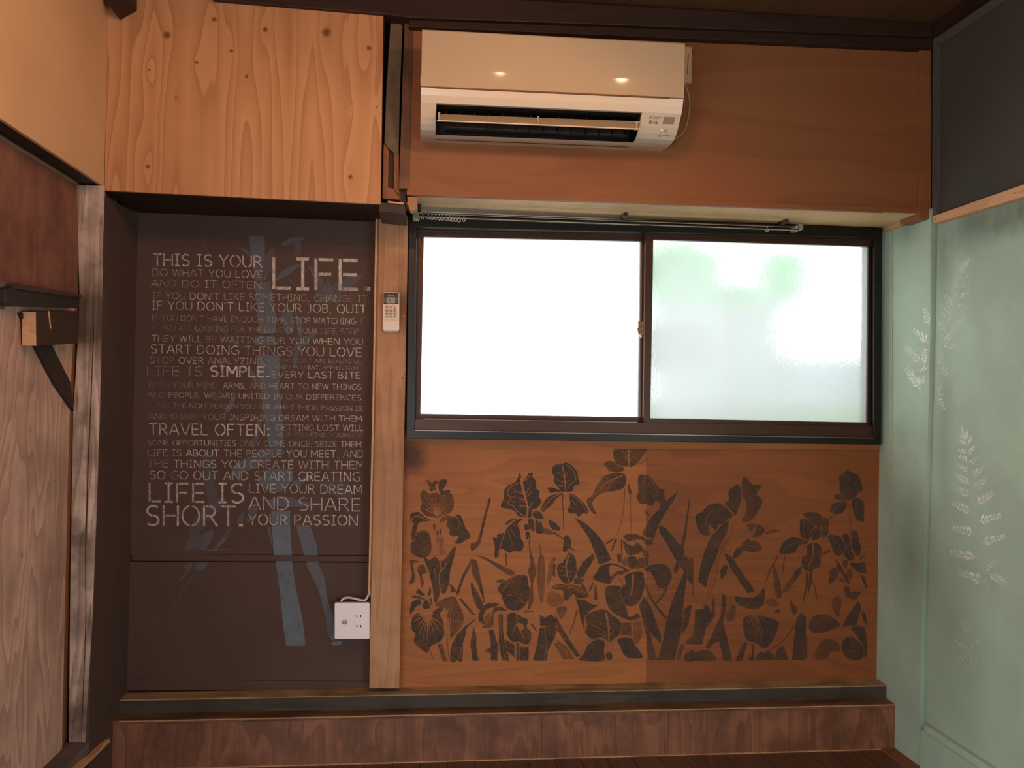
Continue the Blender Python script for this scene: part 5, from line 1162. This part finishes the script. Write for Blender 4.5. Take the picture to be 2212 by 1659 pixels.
B('BB', [(405,700),(440,630),(540,615),(520,700),(450,745),(400,745)], .35); D('BB', [(540,600),(640,565),(630,640),(570,740),(510,740)], .45); B('BB', [(650,740),(740,605),(745,650),(705,692)], .6); D('BB', [(620,735),(760,560),(800,560),(640,740)], .3)
T('BB', [(560,742),(680,742),(790,735)], 2, 1, .55); D('BB', [(345,790),(640,788),(622,822),(365,820)], .55); B('BB', [(480,870),(590,848),(570,890),(520,922)], .5); T('BB', [(455,860),(400,940),(335,1020)], 7, 2, .35); T('BB', [(495,920),(400,1060),(300,1212)], 3, 2, .28); B('BB', [(390,870),(450,850),(440,890),(390,900)], .4)
D('BB', [(420,560),(500,450),(640,440),(560,560),(440,640)], .25); D('BB', [(900,490),(980,400),(1000,430),(960,480)], .4); D('BB', [(840,470),(900,400),(890,520),(840,520)], .4)
m_bamboo = paintmat('bamboo_paint', '#7b828e', '#717985', patch=6, fine=300, lo=.75, floor=.75)
paint('painted_bamboo', IP, IC, iproj(.0006), m_bamboo, ab, label='faint blue-grey stencilled bamboo')

# ---------------- lettering
def arc(cx, cy, rx, ry, a0, a1, n=10):
    return [(cx + rx * math.cos(math.radians(a0 + (a1 - a0) * k / n)), cy + ry * math.sin(math.radians(a0 + (a1 - a0) * k / n))) for k in range(n + 1)]
G = {
 'A': (.78, [[(.03,0),(.35,.97)], [(.43,.97),(.75,0)], [(.2,.33),(.58,.33)]]),
 'B': (.66, [[(.06,0),(.06,1)], [(.13,.96)] + arc(.34,.75,.2,.21,90,-90) , [(.13,.5)] + arc(.36,.27,.24,.23,90,-90) + [(.13,.04)]]),
 'C': (.74, [arc(.44,.5,.38,.47,48,172), arc(.44,.5,.38,.47,188,312)]),
 'D': (.8, [[(.06,0),(.06,1)], [(.14,.96),(.3,.96)] + arc(.32,.5,.4,.46,90,6), arc(.32,.5,.4,.46,-6,-90) + [(.14,.04)]]),
 'E': (.62, [[(.06,0),(.06,1)], [(.14,.96),(.56,.96)], [(.14,.5),(.54,.5)], [(.14,.04),(.57,.04)]]),
 'F': (.6, [[(.06,0),(.06,1)], [(.14,.96),(.56,.96)], [(.14,.5),(.5,.5)]]),
 'G': (.8, [arc(.46,.5,.39,.47,48,172), arc(.46,.5,.39,.47,188,290), [(.5,.45),(.76,.45),(.76,.08)]]),
 'H': (.76, [[(.06,0),(.06,1)], [(.7,0),(.7,1)], [(.13,.5),(.63,.5)]]),
 'I': (.44, [[(.22,.06),(.22,.94)], [(.04,.97),(.4,.97)], [(.04,.03),(.4,.03)]]),
 'J': (.5, [[(.12,.97),(.38,.97),(.38,.25)] + arc(.2,.22,.18,.2,0,-120,6)]),
 'K': (.7, [[(.06,0),(.06,1)], [(.64,1),(.16,.5)], [(.2,.52),(.68,0)]]),
 'L': (.58, [[(.06,0),(.06,1)], [(.14,.04),(.55,.04)]]),
 'M': (.9, [[(.06,0),(.06,.98)], [(.12,.98),(.43,.3)], [(.47,.3),(.78,.98)], [(.84,0),(.84,.98)]]),
 'N': (.78, [[(.06,0),(.06,1)], [(.13,.96),(.64,.04)], [(.71,0),(.71,1)]]),
 'O': (.86, [arc(.43,.5,.38,.48,98,262,12), arc(.43,.5,.38,.48,-82,82,12)]),
 'P': (.64, [[(.06,0),(.06,1)], [(.13,.96)] + arc(.32,.71,.24,.25,90,-90) + [(.13,.46)]]),
 'Q': (.86, [arc(.43,.5,.38,.48,98,262,12), arc(.43,.5,.38,.48,-72,82,12), [(.48,.1),(.62,-.14)]]),
 'R': (.7, [[(.06,0),(.06,1)], [(.13,.96)] + arc(.32,.72,.24,.24,90,-90) + [(.13,.48)], [(.36,.44),(.66,0)]]),
 'S': (.66, [arc(.35,.73,.27,.24,40,262,10), arc(.32,.26,.28,.24,86,-142,10)]),
 'T': (.7, [[(.02,.96),(.68,.96)], [(.35,.9),(.35,0)]]),
 'U': (.76, [[(.06,1),(.06,.35)] + arc(.38,.32,.32,.3,180,262,6), arc(.38,.32,.32,.3,278,360,6) + [(.7,1)]]),
 'V': (.76, [[(.03,1),(.34,.03)], [(.41,.03),(.73,1)]]),
 'W': (1.04, [[(.03,1),(.24,.03)], [(.3,.03),(.5,.95)], [(.54,.95),(.74,.03)], [(.8,.03),(1.01,1)]]),
 'X': (.68, [[(.03,0),(.3,.46)], [(.38,.54),(.65,1)], [(.03,1),(.65,0)]]),
 'Y': (.72, [[(.03,1),(.33,.5)], [(.39,.5),(.69,1)], [(.36,.44),(.36,0)]]),
 'Z': (.66, [[(.06,.96),(.6,.96)], [(.58,.9),(.08,.1)], [(.06,.04),(.62,.04)]]),
 "'": (.2, [[(.12,1),(.06,.78)]]), ',': (.24, [[(.14,.12),(.05,-.16)]]), '.': (.26, [[(.12,0),(.12,.13)]]), ':': (.3, [[(.14,.02),(.14,.16)], [(.14,.52),(.14,.66)]]),
}
LET = []
RL = random.Random(11)
def line(c, txt, xl, xr, tl, bl, tr, br, a='7', w=.115, last=1.0):  # low digits on left words mix worn paint with shade painted into the opacity
    """one stencilled line: corners in crop pixels; a = one opacity digit per word"""
    x0, y0, s = CR[c]
    words = txt.split(' '); adv = []; cur = 0
    for i, ch in enumerate(txt):
        if ch == ' ': cur += .42; continue
        adv.append((ch, cur)); cur += G[ch][0] + .1
    tot = cur - .1; wi = 0; k = 0
    al = []
    for i, wd_ in enumerate(words):
        d = int(a[i]) if i < len(a) else int(a[-1]); al += [min(1, .13 + d / 8.0)] * len(wd_)
    for (ch, x), op in zip(adv, al):
        o_ = max(.05, min(1, op + RL.uniform(-.10, .10)))
        for st in G[ch][1]:
            def m(u, v):
                f = (x + u) / tot; top = tl + (tr - tl) * f; bot = bl + (br - bl) * f
                return (x0 + (xl + (xr - xl) * f) / s, y0 + (bot + (top - bot) * v) / s)
            hgt = (bl - tl) / s
            pts = [m(u, v) for u, v in st]
            ww = hgt * w * (2.0 if ch in '.:' else 1)
            LET.append((strip_poly(pts, ww), max(.04, o_ + RL.uniform(-.06, .06))))
C_A = (290, 480, 4.096); CR['LA'] = C_A; CR['LB'] = (290, 820, 4.096)
line('LA', 'THIS IS YOUR', 165, 1135, 275, 385, 298, 400, '668', .10)
line('LA', 'LIFE.', 1215, 2105, 312, 593, 330, 607, '9', .10)
line('LA', 'DO WHAT YOU LOVE,', 160, 1165, 410, 475, 430, 495, '3345', .11)
line('LA', 'AND DO IT OFTEN.', 150, 1160, 505, 570, 525, 590, '2334', .11)
line('LA', "IF YOU DON'T LIKE SOMETHING, CHANGE IT.", 160, 2090, 618, 680, 645, 710, '2354333', .10)
line('LA', "IF YOU DON'T LIKE YOUR JOB, QUIT", 155, 2055, 695, 772, 732, 807, '4575567', .10)
line('LA', "IF YOU DON'T HAVE ENOUGH TIME, STOP WATCHING T", 150, 2030, 818, 870, 853, 905, '223333462', .10)
line('LA', "IF YOU ARE LOOKING FOR THE LOVE OF YOUR LIFE, STOP", 150, 1990, 905, 955, 945, 995, '11122222332', .10)
line('LA', 'THEY WILL BE WAITING FOR YOU WHEN YOU', 155, 2025, 997, 1055, 1032, 1087, '45133464', .10)
line('LA', 'START DOING THINGS YOU LOVE', 145, 2015, 1080, 1160, 1112, 1190, '65457', .10)
line('LA', 'STOP OVER ANALYZING,', 140, 1165, 1190, 1248, 1202, 1260, '255', .11)
line('LA', 'ALL EMOTIONS ARE BEAUTIFUL', 1175, 2010, 1208, 1240, 1217, 1250, '2243', .11)
line('LA', 'LIFE IS', 110, 605, 1272, 1360, 1274, 1362, '11', .10)
line('LA', 'SIMPLE.', 672, 1195, 1270, 1365, 1275, 1372, '8', .16)
line('LA', 'WHEN YOU EAT, APPRECIATE', 1232, 1990, 1262, 1297, 1272, 1304, '3353', .11)
line('LA', 'EVERY LAST BITE', 1215, 2005, 1318, 1377, 1325, 1385, '566', .115)
line('LB', 'OPEN YOUR MIND, ARMS, AND HEART TO NEW THINGS', 130, 2010, 18, 70, 40, 90, '122635555', .115)
line('LB', 'AND PEOPLE, WE ARE UNITED IN OUR DIFFERENCES', 120, 2010, 110, 155, 137, 185, '23455445', .115)
line('LB', 'ASK THE NEXT PERSON YOU SEE WHAT THEIR PASSION IS,', 200, 2035, 205, 245, 235, 277, '123343445', .115)
line('LB', 'AND SHARE YOUR INSPIRING DREAM WITH THEM', 130, 2015, 300, 350, 320, 370, '1134547', .115)
line('LB', 'TRAVEL OFTEN:', 130, 1205, 385, 487, 395, 497, '58', .105)
line('LB', 'GETTING LOST WILL', 1250, 2030, 397, 450, 402, 455, '457', .115)
line('LB', 'HELP YOU FIND YOURSELF', 1250, 2020, 468, 503, 475, 510, '2223', .11)
line('LB', 'SOME OPPORTUNITIES ONLY COME ONCE, SEIZE THEM', 120, 2010, 530, 580, 548, 598, '3534456', .105)
line('LB', 'LIFE IS ABOUT THE PEOPLE YOU MEET, AND', 118, 2030, 617, 677, 625, 690, '44854654', .115)
line('LB', 'THE THINGS YOU CREATE WITH THEM', 115, 2035, 708, 777, 720, 792, '276555', .115)
line('LB', 'SO GO OUT AND START CREATING', 135, 2000, 805, 880, 817, 902, '436557', .115)
line('LB', 'LIFE IS', 125, 977, 910, 1085, 916, 1092, '58', .10)
line('LB', 'LIVE YOUR DREAM', 1015, 2020, 920, 1000, 930, 1015, '556', .10)
line('LB', 'AND SHARE', 1010, 2010, 1035, 1150, 1047, 1167, '65', .095)
line('LB', 'SHORT.', 100, 972, 1110, 1290, 1117, 1300, '6', .10)
line('LB', 'YOUR PASSION', 1010, 1980, 1190, 1285, 1200, 1290, '67', .10)
m_let = paintmat('letter_paint', '#e0cdc4', '#d2c0b6', patch=26, fine=330, lo=.35, floor=.5)
paint('painted_lettering', LET, [], iproj(.0012), m_let, ab, label='worn white stencilled capitals, left words dimmed as if in shade')

# ---------------- ferns on the green wall
m_fern = paintmat('fern_paint', '#f4f8f2', '#eaf0ea', patch=7, fine=200, lo=.9, floor=.6)
def fern(c, stem, fronds, a, x, parent, w=1.6, tip=()):
    polys = [(strip_poly(catmull(tp(c, stem), 5, False), w * .6, w), a * .9)] if stem else []
    for (p0, p1) in fronds:
        (ax, ay), (bx, by) = tp(c, [p0, p1]); L = math.hypot(bx - ax, by - ay); ux, uy = (bx - ax) / L, (by - ay) / L
        aa = min(1, a * 1.45 * RF.uniform(.7, 1.0))
        polys.append((strip_poly([(ax, ay), (ax + ux * L * .5, ay + uy * L * .5 + .6), (bx, by)], 1.4, .6), aa))
        n = max(3, int(L / 7.4))
        for k in range(n):
            t_ = .16 + .84 * k / n
            for sd in (1, -1):
                ln_ = RF.uniform(.8, 1.2) * (L * .27) * (1 - t_ * .62) * (1.15 if (sd * (bx - ax)) < 0 else .8) + 1.6
                ang = math.atan2(uy, ux) + sd * math.radians(RF.uniform(38, 56))
                qx, qy = ax + ux * L * t_, ay + uy * L * t_
                vx, vy = math.cos(ang), math.sin(ang); nx, ny = -vy, vx
                hw = ln_ * .105 + .5
                q = [(qx, qy), (qx + vx * ln_ * .35 + nx * hw * .6, qy + vy * ln_ * .35 + ny * hw * .6), (qx + vx * ln_ * .62 + nx * hw * 1.25, qy + vy * ln_ * .62 + ny * hw * 1.25),
                     (qx + vx * ln_ * .78 + nx * hw * .45, qy + vy * ln_ * .78 + ny * hw * .45), (qx + vx * ln_, qy + vy * ln_),
                     (qx + vx * ln_ * .74 - nx * hw * .55, qy + vy * ln_ * .74 - ny * hw * .55), (qx + vx * ln_ * .52 - nx * hw * 1.2, qy + vy * ln_ * .52 - ny * hw * 1.2), (qx + vx * ln_ * .3 - nx * hw * .5, qy + vy * ln_ * .3 - ny * hw * .5)]
                polys.append((q, min(1, 1.3 * aa * RF.uniform(.8, 1.05))))
    for q in tip: polys.append((catmull(tp(c, q), 3), a * 1.2))
    paint('painted_fern', polys, [], lambda p, r: P(p, r, x=x) + Vector((-.0008, 0, 0)), m_fern, parent, label='pale stencilled fern')
RF = random.Random(5)
fern('F4', [(400,105),(440,230),(462,330),(480,440),(500,640),(510,850),(540,1080),(575,1270),(610,1400),(662,1650)],
     [((455,325),(365,295)),((470,400),(370,345)),((468,500),(360,430)),((480,610),(345,510)),((492,720),(320,625)),((505,860),(310,770)),((528,1050),(320,1000)),((560,1265),(300,1220)),((612,1480),(370,1390)),
      ((470,340),(525,255)),((486,430),(555,345)),((500,540),(614,445)),((508,655),(640,545)),((525,790),(710,675)),((540,945),(770,885)),((568,1135),(800,1070)),((615,1385),(720,1285)),((640,1395),(830,1530))], .62, XR + .012, gr,
     tip=[[(400,100),(415,85),(425,130),(440,225),(410,150)],[(440,140),(462,130),(460,180),(440,215)],[(475,185),(495,180),(490,220),(462,255),(455,285)],[(380,215),(410,205),(445,240),(420,250)],[(385,165),(400,160),(430,200),(405,190)]])
fern('F3', [(800,60),(762,220),(702,400),(630,600),(575,760),(548,860),(545,950)],
     [((762,190),(735,130)),((745,250),(695,185)),((720,320),(680,225)),((697,395),(650,300)),((665,480),(605,355)),((640,560),(572,430)),((605,660),(555,580)),
      ((765,230),(832,180)),((742,300),(825,255)),((720,390),(820,340)),((690,470),(810,465)),((645,640),(790,560)),((600,760),(690,650)),((580,770),(712,800)),((560,930),(690,985)),((555,930),(600,840)),((556,950),(650,1045)),((548,1160),(596,1098)),((548,1180),(608,1180)),((548,1190),(605,1310))], .5, XR + .012, gr,
     tip=[[(790,90),(812,60),(805,110),(770,150),(765,180),(755,100)],[(735,130),(752,135),(760,185),(735,165)],[(790,165),(822,125),(815,145),(770,190)]])
fern('F3', [(470,920),(450,1100),(400,1330)], [((478,620),(435,470)),((478,760),(345,650)),((415,925),(278,790)),((470,955),(395,990)),((410,1140),(290,955)),((440,940),(452,800)),((410,1110),(400,1020)),((430,1090),(440,1020))], .75, XR - .001, gr, w=1.1)
fern('PX', [(2078,1340),(2092,1400),(2106,1450)], [((2084,1365),(2064,1345)),((2086,1370),(2105,1348)),((2092,1400),(2062,1385)),((2094,1402),(2120,1385)),((2100,1430),(2070,1420)),((2102,1432),(2130,1428)),((2080,1350),(2096,1330))], .22, XR + .012, gr)
